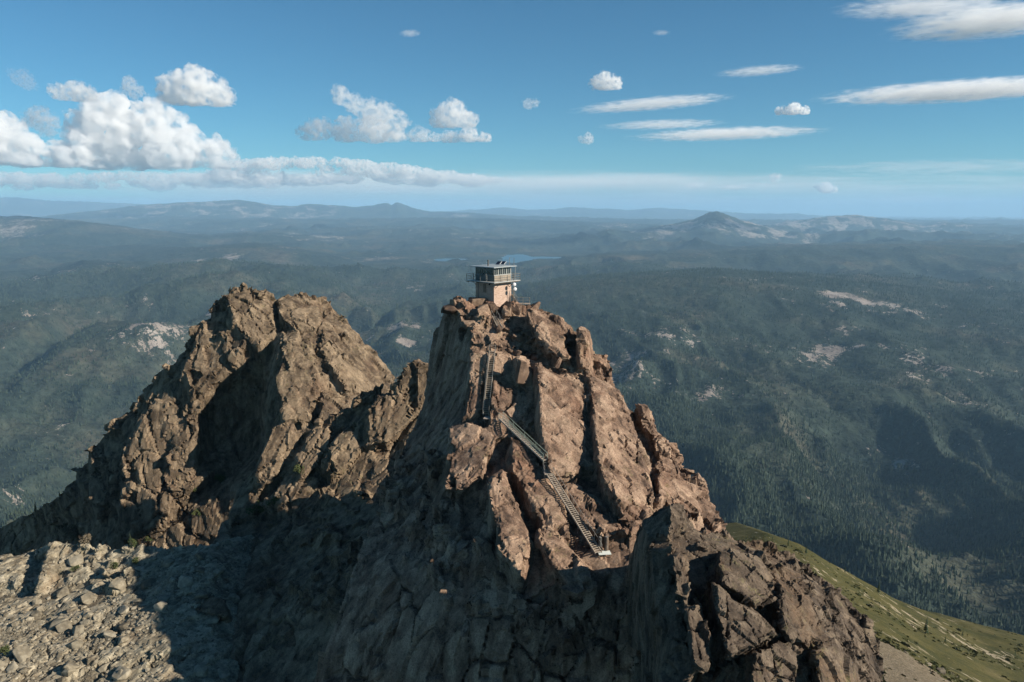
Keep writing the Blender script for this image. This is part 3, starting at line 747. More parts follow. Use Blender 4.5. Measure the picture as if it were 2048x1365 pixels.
S([(1338, 1009), (1370, 1008), (1372, 1050), (1340, 1072)], 1.8, 4, tu=.6)
S([(1296, 1092), (1340, 1088), (1342, 1170), (1374, 1200), (1362, 1250), (1386, 1340), (1366, 1400), (1316, 1400), (1326, 1310), (1310, 1200)], 3.0, 5, tu=.8, inset=.05)
S([(1342, 1110), (1358, 1103), (1381, 1124), (1372, 1150), (1344, 1148)], 3.6, 5, tu=.8, inset=.16)
S([(1351, 1151), (1378, 1152), (1377, 1196), (1350, 1190)], 3.0, 4, tu=.5)
S([(1372, 1216), (1408, 1210), (1414, 1260), (1428, 1318), (1412, 1348), (1388, 1330), (1376, 1250)], 3.6, 5, tu=.9, inset=.06)
S([(1437, 1098), (1506, 1108), (1553, 1162), (1540, 1196), (1512, 1212), (1450, 1172), (1436, 1140)], 2.6, 5, tu=1.2, inset=.05)
S([(1424, 1160), (1456, 1190), (1512, 1224), (1556, 1270), (1490, 1302), (1456, 1312), (1442, 1260), (1424, 1200)], 3.8, 6, tu=1.4, inset=.05)
S([(1395, 1066), (1440, 1066), (1424, 1100), (1392, 1094)], 1.0, 4)
S([(1560, 1170), (1600, 1180), (1640, 1230), (1620, 1290), (1575, 1280), (1555, 1220)], 2.2, 5, tu=1.2, inset=.06)
S([(1500, 1310), (1560, 1285), (1600, 1300), (1590, 1400), (1510, 1400)], 2.0, 5, tu=1.0, inset=.06)
S([(1625, 1300), (1680, 1290), (1720, 1340), (1720, 1420), (1640, 1420)], 2.0, 5, tu=1.0, inset=.06)
rngk = random.Random(8)
for k in range(20):      # jagged teeth along the falling right edge
    tt = rngk.random()
    u0 = 1540 + tt * 200 + rngk.uniform(-60, 20); v0 = 1110 + tt * 190 + rngk.uniform(-5, 70)
    w, h = rngk.uniform(12, 26), rngk.uniform(16, 40)
    S([(u0 - w, v0 + h), (u0 - w * .7, v0), (u0 - w * .1, v0 - h * .75), (u0 + w * .6, v0 - h * .1), (u0 + w, v0 + h)], rngk.uniform(.6, 1.6), 3, tu=rngk.uniform(.0, 1.0), tv=rngk.uniform(-.6, .4))
CRAG.rim([(1400, 1066), (1440, 1072), (1500, 1088), (1580, 1112), (1625, 1150), (1685, 1195), (1728, 1255), (1757, 1325)], 64, .35, 1.1, rr, 5, 8, 1.6)
CRAG.rim([(1540, 1130), (1610, 1200), (1660, 1270), (1700, 1350)], 80, .3, .95, rr, 42, 0, 1.5)
CRAG.rim([(1400, 1300), (1480, 1320), (1600, 1350)], 30, .3, .9, rr, 24, 0, 1.3)
crag_me = CRAG.build('rock_crag', 0.155)
fracture(crag_me, [((1.8, 2.1, 6.5), (6, 4, 20), .90, .13, .14, .5), ((.8, .85, 2.2), (10, 8, 50), .6, .09, .045, .1)], 83)
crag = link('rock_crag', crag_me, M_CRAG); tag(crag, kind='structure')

# --- grassy spur on the right, gravel shoulder, and a shoulder seen behind the peak on the left
def sheet(name, rows, n, m, mat, amp=0.0, scale=10.0, seed=0, drop=None):
    uvd = catmull(np.stack([resample(r, n) for r in rows]), m)
    p = Parr(uvd)
    p[..., 2] += amp * (fbm(p[..., 0] / scale, p[..., 1] / scale, seed, 5) - .5)
    if drop is not None:      # carry the far edge down and away so that the spur is a hill, not a card
        ext = [p[0] + np.array([0, drop * (k / 6.0), -drop * 0.55 * (k / 6.0) ** 1.3]) for k in range(6, 0, -1)]
        p = np.concatenate([np.stack(ext), p]); m += 6
    me = mesh_np(name, p.reshape(-1, 3), grid_faces(m, n))
    me.polygons.foreach_set('use_smooth', np.ones(len(me.polygons), bool))
    o = link(name, me, mat); tag(o, kind='structure')
    return o, p

def mat_grass(name):
    t = NT(name); p = t.pos()
    f = t.noise(p, 0.06, 6, 0.7)
    g = t.ramp(f, [(0.35, (0.042, 0.045, 0.016)), (0.55, (0.082, 0.075, 0.027)), (0.7, (0.125, 0.105, 0.047))])
    g = t.mix(0.6, g, t.ramp(t.noise(p, 0.9, 5, 0.75), [(0.35, 0.5), (0.7, 1.4)]), 'MULTIPLY')
    st = t.noise(t.mapping(p, (0.25, 0.07, 0.1), (0, 0, math.radians(-38))), 1.0, 6, 0.65)
    area = t.noise(p, 0.013, 3, 0.5)
    m = t.ramp(t.math('ADD', st, t.math('MULTIPLY', t.math('SUBTRACT', area, 0.5), 0.5)), [(0.60, 0.0), (0.64, 1.0)])
    col = t.mix(m, g, t.ramp(t.noise(p, 0.5, 5, .7), [(0.3, (0.20, 0.16, 0.10)), (0.7, (0.36, 0.31, 0.22))]))
    t.bump(t.noise(p, 1.2, 5, 0.75), 0.8, 0.4)
    return t.done(col, 0.95, 0.1)
M_GRASS = mat_grass('spur_grass')
spur, spur_p = sheet('grassy_spur', [
    [(1330, 1085, 345), (1480, 1070, 335), (1530, 1067, 330), (1600, 1090, 322), (1700, 1145, 310), (1800, 1205, 300), (1950, 1265, 290), (2060, 1294, 283), (2500, 1400, 265)],
    [(1330, 1140, 290), (1480, 1110, 290), (1550, 1110, 287), (1620, 1130, 280), (1720, 1185, 270), (1830, 1245, 260), (1970, 1310, 250), (2100, 1350, 242), (2500, 1450, 230)],
    [(1330, 1240, 210), (1480, 1190, 215), (1600, 1190, 212), (1680, 1220, 206), (1780, 1265, 200), (1880, 1320, 192), (2020, 1390, 184), (2150, 1430, 178), (2500, 1520, 170)],
    [(1330, 1340, 150), (1500, 1290, 155), (1640, 1290, 150), (1740, 1310, 143), (1830, 1350, 137), (1950, 1410, 130), (2100, 1480, 124), (2250, 1530, 120), (2500, 1600, 116)],
    [(1330, 1500, 100), (1500, 1500, 100), (1640, 1500, 97), (1740, 1500, 95), (1830, 1520, 92), (1950, 1560, 90), (2100, 1600, 88), (2250, 1650, 86), (2500, 1700, 84)],
], 150, 120, M_GRASS, 2.2, 18.0, 3, 260)
# ------------------------------------------------------------------ finding the rock surface
from mathutils.bvhtree import BVHTree
bpy.context.view_layer.update()
_dg = bpy.context.evaluated_depsgraph_get()
TREES = {o.name: BVHTree.FromObject(o, _dg) for o in (pin, peak, ridge, bench, crag, spur)}
def surf(u, v, names=None):
    """first rock surface seen at a pixel: point, normal, body name"""
    d = Vector(P(u, v, 100)).normalized(); best = None
    for k, b in TREES.items():
        if names and k not in names: continue
        h = b.ray_cast(Vector((0, 0, 0)), d)
        if h[0] is not None and (best is None or h[3] < best[3]): best = (h[0], h[1], k, h[3])
    return best
def ground(x, y, names=None, top=60.0):
    best = None
    for k, b in TREES.items():
        if names and k not in names: continue
        h = b.ray_cast(Vector((x, y, top)), Vector((0, 0, -1)))
        if h[0] is not None and (best is None or h[0].z > best[0].z): best = (h[0], h[1], k)
    return best

# ------------------------------------------------------------------ small mesh builders
class MB:
    """collects boxes, bars and tubes into one mesh"""
    def __init__(self): self.v, self.f = [], []
    def add(self, v, f):
        o = len(self.v); self.v += [tuple(q) for q in v]; self.f += [tuple(o + i for i in q) for q in f]
        return self
    def box(self, x0, x1, y0, y1, z0, z1):
        return self.add([(x0, y0, z0), (x1, y0, z0), (x1, y1, z0), (x0, y1, z0), (x0, y0, z1), (x1, y0, z1), (x1, y1, z1), (x0, y1, z1)],
                        [(3, 2, 1, 0), (4, 5, 6, 7), (0, 1, 5, 4), (1, 2, 6, 5), (2, 3, 7, 6), (3, 0, 4, 7)])
    def bar(self, a, b, w, h=None):
        """rectangular bar between two points, w wide, h high"""
        h = w if h is None else h
        a, b = Vector(a), Vector(b); d = (b - a).normalized()
        s = d.cross(Vector((0, 0, 1)))
        s = Vector((1, 0, 0)) if s.length < 1e-4 else s.normalized()
        t = s.cross(d)
        c = [s * x * w / 2 + t * y * h / 2 for x, y in ((-1, -1), (1, -1), (1, 1), (-1, 1))]
        return self.add([a + q for q in c] + [b + q for q in c], [(3, 2, 1, 0), (4, 5, 6, 7), (0, 1, 5, 4), (1, 2, 6, 5), (2, 3, 7, 6), (3, 0, 4, 7)])
    def tube(self, a, b, r, n=8, r2=None):
        a, b = Vector(a), Vector(b); d = (b - a).normalized(); r2 = r if r2 is None else r2
        s = d.cross(Vector((0, 0, 1))); s = Vector((1, 0, 0)) if s.length < 1e-4 else s.normalized(); t = s.cross(d)
        A = [a + (s * math.cos(k * 2 * math.pi / n) + t * math.sin(k * 2 * math.pi / n)) * r for k in range(n)]
        B = [b + (s * math.cos(k * 2 * math.pi / n) + t * math.sin(k * 2 * math.pi / n)) * r2 for k in range(n)]
        return self.add(A + B, [tuple(range(n - 1, -1, -1)), tuple(range(n, 2 * n))] + [(k, (k + 1) % n, n + (k + 1) % n, n + k) for k in range(n)])
    def build(self, name, mat, parent=None, bevel=0.0):
        me = bpy.data.meshes.new(name); me.from_pydata(self.v, [], self.f); me.update()
        bm = bmesh.new(); bm.from_mesh(me); bmesh.ops.recalc_face_normals(bm, faces=bm.faces); bm.to_mesh(me); bm.free()
        return link(name, me, mat, parent)

# ------------------------------------------------------------------ the lookout: masonry base, cab with windows, railed deck, flat roof
def mat_masonry():
    t = NT('lookout_masonry'); p = t.obj()
    c = t.noise(t.mapping(p, (1.3, 1.3, 9)), 1.2, 6, 0.7)
    col = t.ramp(c, [(0.30, (0.16, 0.105, 0.078)), (0.44, (0.33, 0.235, 0.185)), (0.66, (0.48, 0.365, 0.295))])
    big = t.noise(p, 0.9, 4, .6)
    col = t.mix(t.ramp(big, [(.5, 0.0), (.7, .5)]), col, (0.30, 0.20, 0.14))
    t.bump(c, 0.6, 0.05)
    return t.done(col, 0.9, 0.2)
M_MAS = mat_masonry()
M_ROOF = plain('roof_metal_sheet', (0.27, 0.30, 0.31), 0.45, 0.0, 0.5, .12, 1.2)
M_TRIM = plain('white_paint_trim', (0.33, 0.33, 0.31), 0.6, var=.1)
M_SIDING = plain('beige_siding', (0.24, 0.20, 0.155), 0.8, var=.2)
M_SHADEWALL = plain('shaded_side_siding', (0.11, 0.12, 0.115), 0.7, var=.2)  # siding and frames of the shaded cab sides: shade put into the colour
M_STEEL = plain('galvanised_steel', (0.24, 0.225, 0.20), 0.45, 0.3, 0.5, .2)
M_RUST = plain('rusty_steel', (0.16, 0.12, 0.09), 0.7, 0.2, 0.4, .35)
M_RAILD = plain('dark_steel_rail', (0.09, 0.09, 0.085), 0.55, 0.3, 0.5, .2)
M_DECK = plain('deck_steel_plate', (0.40, 0.40, 0.38), 0.6, 0.2, 0.4, .2)
M_TREAD = plain('grated_steel_tread', (0.34, 0.285, 0.225), 0.6, 0.1, 0.4, .15)
M_GREEN = plain('pale_green_painted_rail', (0.30, 0.35, 0.28), 0.5, 0.0, 0.5, .15)
M_WHITE = plain('white_antenna_plastic', (0.60, 0.60, 0.60), 0.45, var=.06)
M_BLACK = plain('black_opening', (0.012, 0.012, 0.012), 0.9, var=.1)
M_CONC = plain('pale_concrete', (0.33, 0.27, 0.22), 0.9, var=.15)
M_PV = plain('solar_cells', (0.018, 0.022, 0.04), 0.18, 0.0, 0.6, .2)
def mat_glass():
    t = NT('window_glass')
    t.b.inputs['Alpha'].default_value = 0.55
    f = t.noise(t.obj(), 2.0, 3)
    return t.done(t.ramp(f, [(.3, (0.02, 0.03, 0.035)), (.7, (0.05, 0.065, 0.07))]), 0.08, 0.6)
M_GLASS = mat_glass()

near_pt = Vector(P(988, 606, 122.0))
LZ = near_pt.z
CAB = 2.08                                             # half width
LC = Vector((near_pt.x - CAB * 0.076, near_pt.y + CAB * 1.412, LZ))
look = empty('fire_lookout', LC, math.radians(-41.9))
tag(look, 'two storey fire lookout with masonry base, railed deck and flat roof on the summit', 'lookout')
DZ = P(988, 564, 122.0)[2] - LZ                         # deck level
RZ = P(991, 537, 121.1)[2] - LZ                         # underside of the roof
b = CAB + 0.02
MB().box(-b, b, -b, b, -2.6, DZ - 0.16).build('base_wall', M_MAS, look)
MB().box(-0.35, 0.35, -b - 0.03, -b - 0.002, DZ - 1.9, DZ - 0.5).build('wall_panel', M_RUST, look)  # thin darker panel set flat on the base wall
MB().box(0.95, 1.25, -b - 0.05, -b - 0.002, DZ - 0.62, DZ - 0.38).build('vent', M_BLACK, look)
MB().box(-1.5, -1.38, -b - 0.04, -b - 0.002, -1.0, DZ - 0.3).build('downpipe', M_RAILD, look)
# deck with joists
dk = 3.2
deck = MB().box(-dk, dk, -dk, dk, DZ - 0.10, DZ).build('deck', M_DECK, look)
for k in range(7):
    x = -dk + 0.25 + k * (2 * dk - 0.5) / 6
    MB().box(x - .05, x + .05, -dk + .06, dk - .06, DZ - 0.26, DZ - 0.103).build('joist', M_RUST, deck)
for s1 in (-1, 1):
    for s2 in (-1, 1):
        MB().bar((s1 * b, s2 * (b - .4), DZ - 1.1), (s1 * (dk - .15), s2 * (b - .4), DZ - .27), .07).build('deck_brace', M_RAILD, look)
# railing
rk = dk - 0.06
corners = [(-rk, -rk), (rk, -rk), (rk, rk), (-rk, rk)]
for c in range(4):
    a, e = Vector((*corners[c], DZ)), Vector((*corners[(c + 1) % 4], DZ))
    for h in (0.36, 0.72, 1.08):
        MB().bar(a + Vector((0, 0, h)), e + Vector((0, 0, h)), .045).build('rail', M_STEEL if c in (1, 2) else M_RAILD, look)  # darker steel on the shaded sides: their shade is painted in
    for k in range(4):
        q = a.lerp(e, k / 4)
        MB().box(q.x - .035, q.x + .035, q.y - .035, q.y + .035, DZ - .25, DZ + 1.10).build('railing_post', M_RAILD, look)
# cab: sill walls, corner posts, windows on four sides
SILL, HEAD = DZ + 0.98, RZ - 0.10
MB().box(-CAB + .1, CAB - .1, -CAB + .1, CAB - .1, DZ + .003, DZ + .06).build('cab_floor', M_RUST, look)
for k in range(4):
    R4 = Matrix.Rotation(k * math.pi / 2, 4, 'Z')
    wm = (M_SHADEWALL, M_SIDING, M_SIDING, M_SHADEWALL)[k]  # darker copy on the two sides turned away from the sun
    def put(mb, name, mat, parent=look):
        mb.v = [tuple(R4 @ Vector(q)) for q in mb.v]
        return mb.build(name, mat, parent)
    wl = put(MB().box(-CAB, CAB - .08, -CAB, -CAB + .08, DZ + .002, SILL), 'cab_wall', wm)
    put(MB().box(-CAB, CAB - .08, -CAB - .004, -CAB + .08, HEAD, RZ), 'window_head', wm)
    put(MB().box(-CAB - .05, CAB + .05, -CAB - .07, -CAB - .006, SILL - .05, SILL + .02), 'window_sill', M_TRIM)
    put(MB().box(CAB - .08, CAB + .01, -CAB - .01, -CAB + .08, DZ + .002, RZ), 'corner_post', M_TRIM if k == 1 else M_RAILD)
    nw = 4
    for j in range(nw):
        x0 = -CAB + .04 + j * (2 * CAB - .1) / nw; x1 = x0 + (2 * CAB - .1) / nw
        fr = MB(); y0, y1 = -CAB + .0, -CAB + .05
        fr.box(x0, x0 + .07, y0, y1, SILL + .022, HEAD - .004); fr.box(x1 - .07, x1 - .012, y0, y1, SILL + .022, HEAD - .004)
        fr.box(x0 + .07, x1 - .07, y0 + .003, y1 - .003, SILL + .022, SILL + .10); fr.box(x0 + .07, x1 - .07, y0 + .003, y1 - .003, HEAD - .08, HEAD - .006)
        fr.box((x0 + x1) / 2 - .02, (x0 + x1) / 2 + .02, y0 + .006, y1 - .006, SILL + .10, HEAD - .08)
        w = put(fr, 'window_frame', M_TRIM if k in (1, 2) else M_SHADEWALL)
        put(MB().box(x0 + .07, x1 - .07, y0 + .02, y0 + .03, SILL + .10, HEAD - .08), 'pane', M_GLASS, w)
MB().box(-.9, .9, .1, 1.0, DZ + .06, DZ + .85).build('map_table', M_SIDING, look)
# roof, posts
rf = 2.745
roof = MB().box(-rf, rf, -rf, rf, RZ, RZ + .13).add([(-rf, -rf, RZ + .131), (rf, -rf, RZ + .131), (rf, rf, RZ + .131), (-rf, rf, RZ + .131), (0, 0, RZ + .33)], [(0, 1, 4), (1, 2, 4), (2, 3, 4), (3, 0, 4)]).build('roof', M_ROOF, look)
for (x, y) in ((-2.62, -2.62), (.85, -2.62), (2.62, -.55), (2.62, 2.55), (-2.62, 2.6)):
    MB().tube((x, y, DZ), (x, y, RZ), .032, 8).build('roof_post', M_TRIM, look)
MB().tube((.30, -1.55, RZ + .15), (.30, -1.55, RZ + 1.0), .13, 12).tube((.30, -1.55, RZ + 1.0), (.30, -1.55, RZ + 1.16), .17, 12).build('chimney', M_RAILD, look)
for k, (x, y) in enumerate(((1.0, .35), (1.45, .95))):
    pv = MB().add([(x - .55, y - .3, RZ + .42), (x + .35, y - .3, RZ + .42), (x + .35, y + .3, RZ + .86), (x - .55, y + .3, RZ + .86),
                   (x - .55, y - .27, RZ + .37), (x + .35, y - .27, RZ + .37), (x + .35, y + .33, RZ + .81), (x - .55, y + .33, RZ + .81)],
                  [(0, 1, 2, 3), (7, 6, 5, 4), (0, 4, 5, 1), (1, 5, 6, 2), (2, 6, 7, 3), (3, 7, 4, 0)]).build('solar_panel', M_PV, look)
    MB().bar((x + .38, y - .3, RZ + .40), (x + .38, y + .3, RZ + .86), .06).build('panel_edge', M_WHITE, pv)
    MB().bar((x - .1, y + .25, RZ + .2), (x - .1, y + .25, RZ + .78), .05).build('panel_strut', M_STEEL, pv)
for (x, y, h, arm) in ((1.9, 1.9, 1.5, 1), (2.55, 2.3, 1.45, 0)):
    m = MB().tube((x, y, RZ + .1), (x, y, RZ + h), .04, 8).build('roof_mast', M_STEEL, look)
    if arm:
        MB().bar((x - .75, y - .5, RZ + 1.02), (x, y, RZ + 1.02), .035).build('mast_arm', M_STEEL, m)
        MB().bar((x, y, RZ + 1.42), (x + .4, y + .3, RZ + 1.42), .03).build('mast_arm', M_STEEL, m)

# dish mast beside the building
dm = empty('antenna_mast', P(1027.5, 604, 124.0))
tag(dm, 'slim pole with two white drum antennas beside the lookout wall', 'antenna')
z0 = dm.location.z
zt = P(1027.5, 562, 124.0)[2] - z0
MB().tube((0, 0, -1.2), (0, 0, zt), .05, 8).build('pole', M_STEEL, dm)
for v, du in ((569, 0.02), (578.2, 0.13)):
    z = P(1027.5, v, 124.0)[2] - z0
    n = Vector((.35, -.92, -.05)).normalized(); c = Vector((du, -.12, z))
    dsh = MB().tube(c, c + n * .26, .30, 20).build('drum_antenna', M_WHITE, dm)
    MB().tube(c + n * .26, c + n * .34, .30, 20, .16).build('radome', M_WHITE, dsh)
    MB().bar(c, Vector((0, 0, z)), .05).build('bracket', M_STEEL, dsh)

# ------------------------------------------------------------------ stairs, landings, handrails
def stair(name, label, A, B, width, n, rails=(1, 1), rail_mat=None, tread_mat=None, side=None, post_every=6, rail_h=0.95, mid=True):
    """flight from the top point A down to B; treads are level, stringers follow the slope"""
    A, B = Vector(A), Vector(B)
    root = empty(name, B); tag(root, label, 'stairs', 'steel stair flights on the pinnacle')
    A = A - B; d = -A
    hd = Vector((d.x, d.y, 0)).normalized()
    sd = Vector((-hd.y, hd.x, 0)) if side is None else Vector(side).normalized()
    rail_mat = rail_mat or M_STEEL; tread_mat = tread_mat or M_TREAD
    for s in (-1, 1):
        o = sd * (s * width / 2)
        MB().bar(A + o, o, .07, .22).build('stringer', tread_mat, root)
    depth = max(.20, Vector((d.x, d.y, 0)).length / n * .72)
    for k in range(n):
        c = A + d * ((k + .5) / n)
        a, e = c - sd * (width / 2 - .036), c + sd * (width / 2 - .036)
        MB().bar(a, e, depth, .05).build('tread', tread_mat, root)
    for k in range(1, 6):          # stays down to the rock
        c = A + d * (k / 6)
        for s in (-1, 1):
            MB().bar(c + sd * (s * width / 2) + Vector((0, 0, -.1)), c + sd * (s * width * .55) + Vector((0, .5, -1.3)), .05).build('brace', M_RUST, root)
    for s, on in zip((-1, 1), rails):
        if not on: continue
        o = sd * (s * (width / 2 + .06))
        for h in ((rail_h, rail_h * .5) if mid and rail_mat is M_GREEN else (rail_h,)):
            MB().bar(A + o + Vector((0, 0, h)), o + Vector((0, 0, h)), .04).build('handrail', rail_mat, root)
        m = max(2, n // post_every)
        for k in range(m + 1):
            c = A + d * (k / m) + o
            MB().bar(c - Vector((0, 0, .1)), c + Vector((0, 0, rail_h)), .05).build('railing_post', rail_mat, root)
    return root

def clear_line(p0, p1, lift, names=('rock_pinnacle', 'rock_crag')):
    """end points on the rock at two pixels, drawn towards the viewer until the line between them runs clear of the rock"""
    h0, h1 = surf(*p0, names), surf(*p1, names)
    d0, d1 = h0[0].y, h1[0].y
    worst = 0.0
    for k in range(25):
        t = k / 24; u, v = p0[0] + (p1[0] - p0[0]) * t, p0[1] + (p1[1] - p0[1]) * t
        worst = max(worst, (d0 + (d1 - d0) * t) - surf(u, v, names)[0].y)
    d0 -= lift + min(worst, 3.0) * .8; d1 -= lift + min(worst, 3.0) * .8
    return P(*p0, d0), P(*p1, d1)

X1 = Vector((1, 0, 0))
a, e = clear_line((988, 632), (1000, 656), .4)
stair('ladder_stair', 'short steep steel ladder stair just below the lookout', a, e, .75, 10, (1, 1), M_STEEL, side=(1, -.15, 0))
a1, b1 = clear_line((985, 702), (972, 830), 1.1)
stair('steel_stair', 'long steep upper stair flight on the sunlit pinnacle face', a1, b1, .8, 34, (1, 1), M_STEEL, side=(1, -.1, 0))
a2, b2 = clear_line((1002, 838), (1091, 922), .45)
stair('steel_stair', 'pale green railed flight slanting down to the right at mid height', a2, b2, .62, 26, (1, 1), M_GREEN, M_CONC)
a3, b3 = clear_line((1100, 950), (1197, 1106), .55)
stair('steel_stair', 'long lowest stair flight with bright treads above its striped shadow', a3, b3, .9, 42, (0, 1), M_STEEL, M_TREAD)

def landing(label, c, sx, sy, rz, mat, rails=(), rail_mat=None, legs=True):
    root = empty('stair_landing', c, rz); tag(root, label, 'landing', 'landings between the stair flights')
    MB().box(-sx, sx, -sy, sy, -.10, 0).build('platform', mat, root)
    for (x0, y0, x1, y1) in rails:
        for h in (.5, .95): MB().bar((x0, y0, h), (x1, y1, h), .05).build('handrail', rail_mat or M_STEEL, root)
        for k in range(3):
            t = k / 2; MB().bar((x0 + (x1 - x0) * t, y0 + (y1 - y0) * t, 0), (x0 + (x1 - x0) * t, y0 + (y1 - y0) * t, .97), .045).build('railing_post', rail_mat or M_STEEL, root)
    if legs:
        for x in (-.85, .85):
            for y in (-.8, .8): MB().bar((sx * x, sy * y, -2.2), (sx * x, sy * y, -.103), .08).build('leg', M_RUST, root)
    return root
m12 = (Vector(b1) + Vector(a2)) / 2
landing('pale concrete landing at the foot of the upper stair', (m12.x, m12.y + .1, min(Vector(b1).z, Vector(a2).z) - .12), 1.35, .75, -.15, M_CONC, ((1.3, .7, -.4, .7),), M_STEEL)
m23 = (Vector(b2) + Vector(a3)) / 2
landing('narrow planked landing between the green railed flight and the lowest stair', (m23.x, m23.y, min(Vector(b2).z, Vector(a3).z) + .1), .55, .95, .1, M_TREAD, ((-.52, -.9, -.52, .9), (.52, .9, -.52, .9)), M_STEEL)
lb = Vector(b3)
landing('small white slab landing at the foot of the lowest stair', (lb.x + .75, lb.y + .35, lb.z - .12), .75, .45, .1, plain('white_slab', (.62, .66, .62), .7, var=.08))
for (u, v, h, r, lab, mt) in ((1213, 1094, 1.25, .24, 'tall rusty cylinder standing beside the bottom landing', M_RUST), (1200, 1087, .75, .2, 'short grey drum behind the bottom landing', M_RAILD)):
    h0 = surf(u, v, ('rock_pinnacle', 'rock_crag'))[0]
    q = Vector(P(u, v, min(h0.y - .2, lb.y + .9)))
    o = empty('steel_drum', q); tag(o, lab, 'drum')
    MB().tube((0, 0, -.4), (0, 0, h), r, 14).build('drum_body', mt, o)
    MB().tube((0, 0, h), (0, 0, h + .08), r * .8, 14).build('drum_lid', M_STEEL, o)
# landing and steps on the far side of the building
bl = Vector(P(1046, 607, 123.5))
landing('railed walkway at the right foot of the lookout', bl, 1.15, .6, -.12, M_CONC, ((-1.1, -.55, 1.1, -.55), (-1.1, .55, 1.1, .55), (1.1, -.55, 1.1, .55)), M_STEEL)
stair('rear_stair', 'short stair climbing behind the lookout from the railed walkway', P(1024, 590, 125.0), P(1033, 606, 124.4), .7, 7, (1, 1), M_STEEL, side=(.3, -1, 0))
# handrail cable along the ledge below the summit slab
pts = []
for (u, v) in ((1062, 724), (1085, 729), (1110, 736), (1135, 742), (1160, 749), (1182, 755)):
    h = surf(u, v, ('rock_pinnacle',))[0]; pts.append(Vector(P(u, v, h.y - .35)))
hb = empty('ledge_handrail', pts[-1]); tag(hb, 'thin pale handrail along the ledge on the upper right of the pinnacle', 'handrail')
for k in range(5): MB().tube(pts[k] - pts[-1], pts[k + 1] - pts[-1], .05, 6).build('rail', M_RUST, hb)
for k in range(6): MB().bar(pts[k] - pts[-1] - Vector((0, 0, .9)), pts[k] - pts[-1], .05).build('railing_post', M_STEEL, hb)
# ------------------------------------------------------------------ boulders, scree, trees, shrubs
def boulder_mesh(rng, sx=1.0, sy=1.0, sz=0.8, n=16):
    """angular block: the hull of a few random points, edges slightly knocked off"""
    bm = bmesh.new()
    for _ in range(n):
        v = Vector((rng.gauss(0, 1), rng.gauss(0, 1), rng.gauss(0, 1))).normalized()
        m = max(abs(v.x), abs(v.y), abs(v.z)); v = v * (0.30 + 0.70 / m * rng.uniform(.72, 1.0)) * .60
        bm.verts.new((v.x * sx, v.y * sy, v.z * sz))
    r = bmesh.ops.convex_hull(bm, input=bm.verts)
    bmesh.ops.delete(bm, geom=[g for g in r['geom_interior'] if isinstance(g, bmesh.types.BMVert)], context='VERTS')
    bmesh.ops.bevel(bm, geom=bm.edges[:], offset=.03, segments=1, affect='EDGES', profile=.6)
    bmesh.ops.recalc_face_normals(bm, faces=bm.faces)
    me = bpy.data.meshes.new('boulder'); bm.to_mesh(me); bm.free()
    return me
rb = random.Random(77)
def mat_stone(name, a, b_, c):
    t = NT(name); p = t.obj(); r = t.n('ShaderNodeObjectInfo').outputs['Random']
    f = t.math('ADD', t.noise(p, 2.2, 7, .7), t.math('MULTIPLY', t.math('SUBTRACT', r, .5), .35))
    t.bump(t.noise(p, 5, 6, .7), .7, .06)
    return t.done(t.ramp(f, [(.3, a), (.55, b_), (.8, c)]), .9, .2)
M_BPALE = mat_stone('pale_boulder', (.085, .072, .052), (.21, .182, .132), (.34, .305, .235))
M_BBROWN = mat_stone('brown_boulder', (.055, .037, .028), (.15, .10, .07), (.28, .20, .14))
PALE_ME = [boulder_mesh(rb, 1, rb.uniform(.7, 1.2), rb.uniform(.5, .8)) for _ in range(9)]
BROWN_ME = [boulder_mesh(rb, 1, rb.uniform(.6, 1.1), rb.uniform(.45, .8)) for _ in range(9)]
for m in PALE_ME: m.materials.append(M_BPALE)
for m in BROWN_ME: m.materials.append(M_BBROWN)
def boulder(me, loc, size, label, group, sink=.25, name='boulder', rot=None):
    o = bpy.data.objects.new(name, me); COL.objects.link(o)
    o.location = Vector(loc) + Vector((0, 0, size * (.3 - sink)))
    o.scale = (size,) * 3
    o.rotation_euler = rot or (rb.uniform(-.5, .5), rb.uniform(-.5, .5), rb.uniform(0, 6.28))
    tag(o, label, 'boulder', group)
    return o
# rubble field at the lower left, the larger stones one by one
cnt = 0; tries = 0
while cnt < 150 and tries < 4000:
    tries += 1
    u, v = rb.uniform(-20, 480), rb.uniform(1085, 1365)
    if rb.random() > 0.35 + 0.65 * math.exp(-((v - (1330 - u * .42)) / 70) ** 2): continue
    h = surf(u, v)
    if h is None or h[2] != 'rock_bench' or h[1].z < .35: continue
    sz = rb.choice((.5, .6, .7, .8, 1.0, 1.3, 1.8, 2.4)) * rb.uniform(.8, 1.2)
    zone = 'close under the upper rim of the lower left rubble slope' if v < 1160 else 'midway down the lower left rubble slope' if v < 1270 else 'at the very bottom of the lower left rubble slope'
    boulder(rb.choice(PALE_ME), h[0], sz, ('large' if sz > 1.45 else 'middling' if sz > .85 else 'small') + ' pale angular boulder ' + zone, 'pale boulders of the lower left rubble')
    cnt += 1
# small stones between them, past counting
sp, sr, ss = [], [], []
for _ in range(5200):
    u, v = rb.uniform(-60, 520), rb.uniform(1080, 1370)
    if rb.random() > 0.25 + 0.75 * math.exp(-((v - (1330 - u * .42)) / 80) ** 2): continue
    h = surf(u, v, ('rock_bench',))
    if h is None or h[1].z < .3: continue
    s_ = rb.uniform(.12, .40) * (1 + rb.random()); sp.append(tuple(h[0])); sr.append(rb.uniform(0, 6.28)); ss.append((s_, s_ * rb.uniform(.7, 1.3), s_ * rb.uniform(.6, 1)))
scree = gn_instances('scree', sp, sr, ss, [rb.randrange(4) for _ in sp], PALE_ME[:4], M_BPALE)
tag(scree, 'pale small stones scattered over the lower left rubble slope', 'scree', kind='stuff')
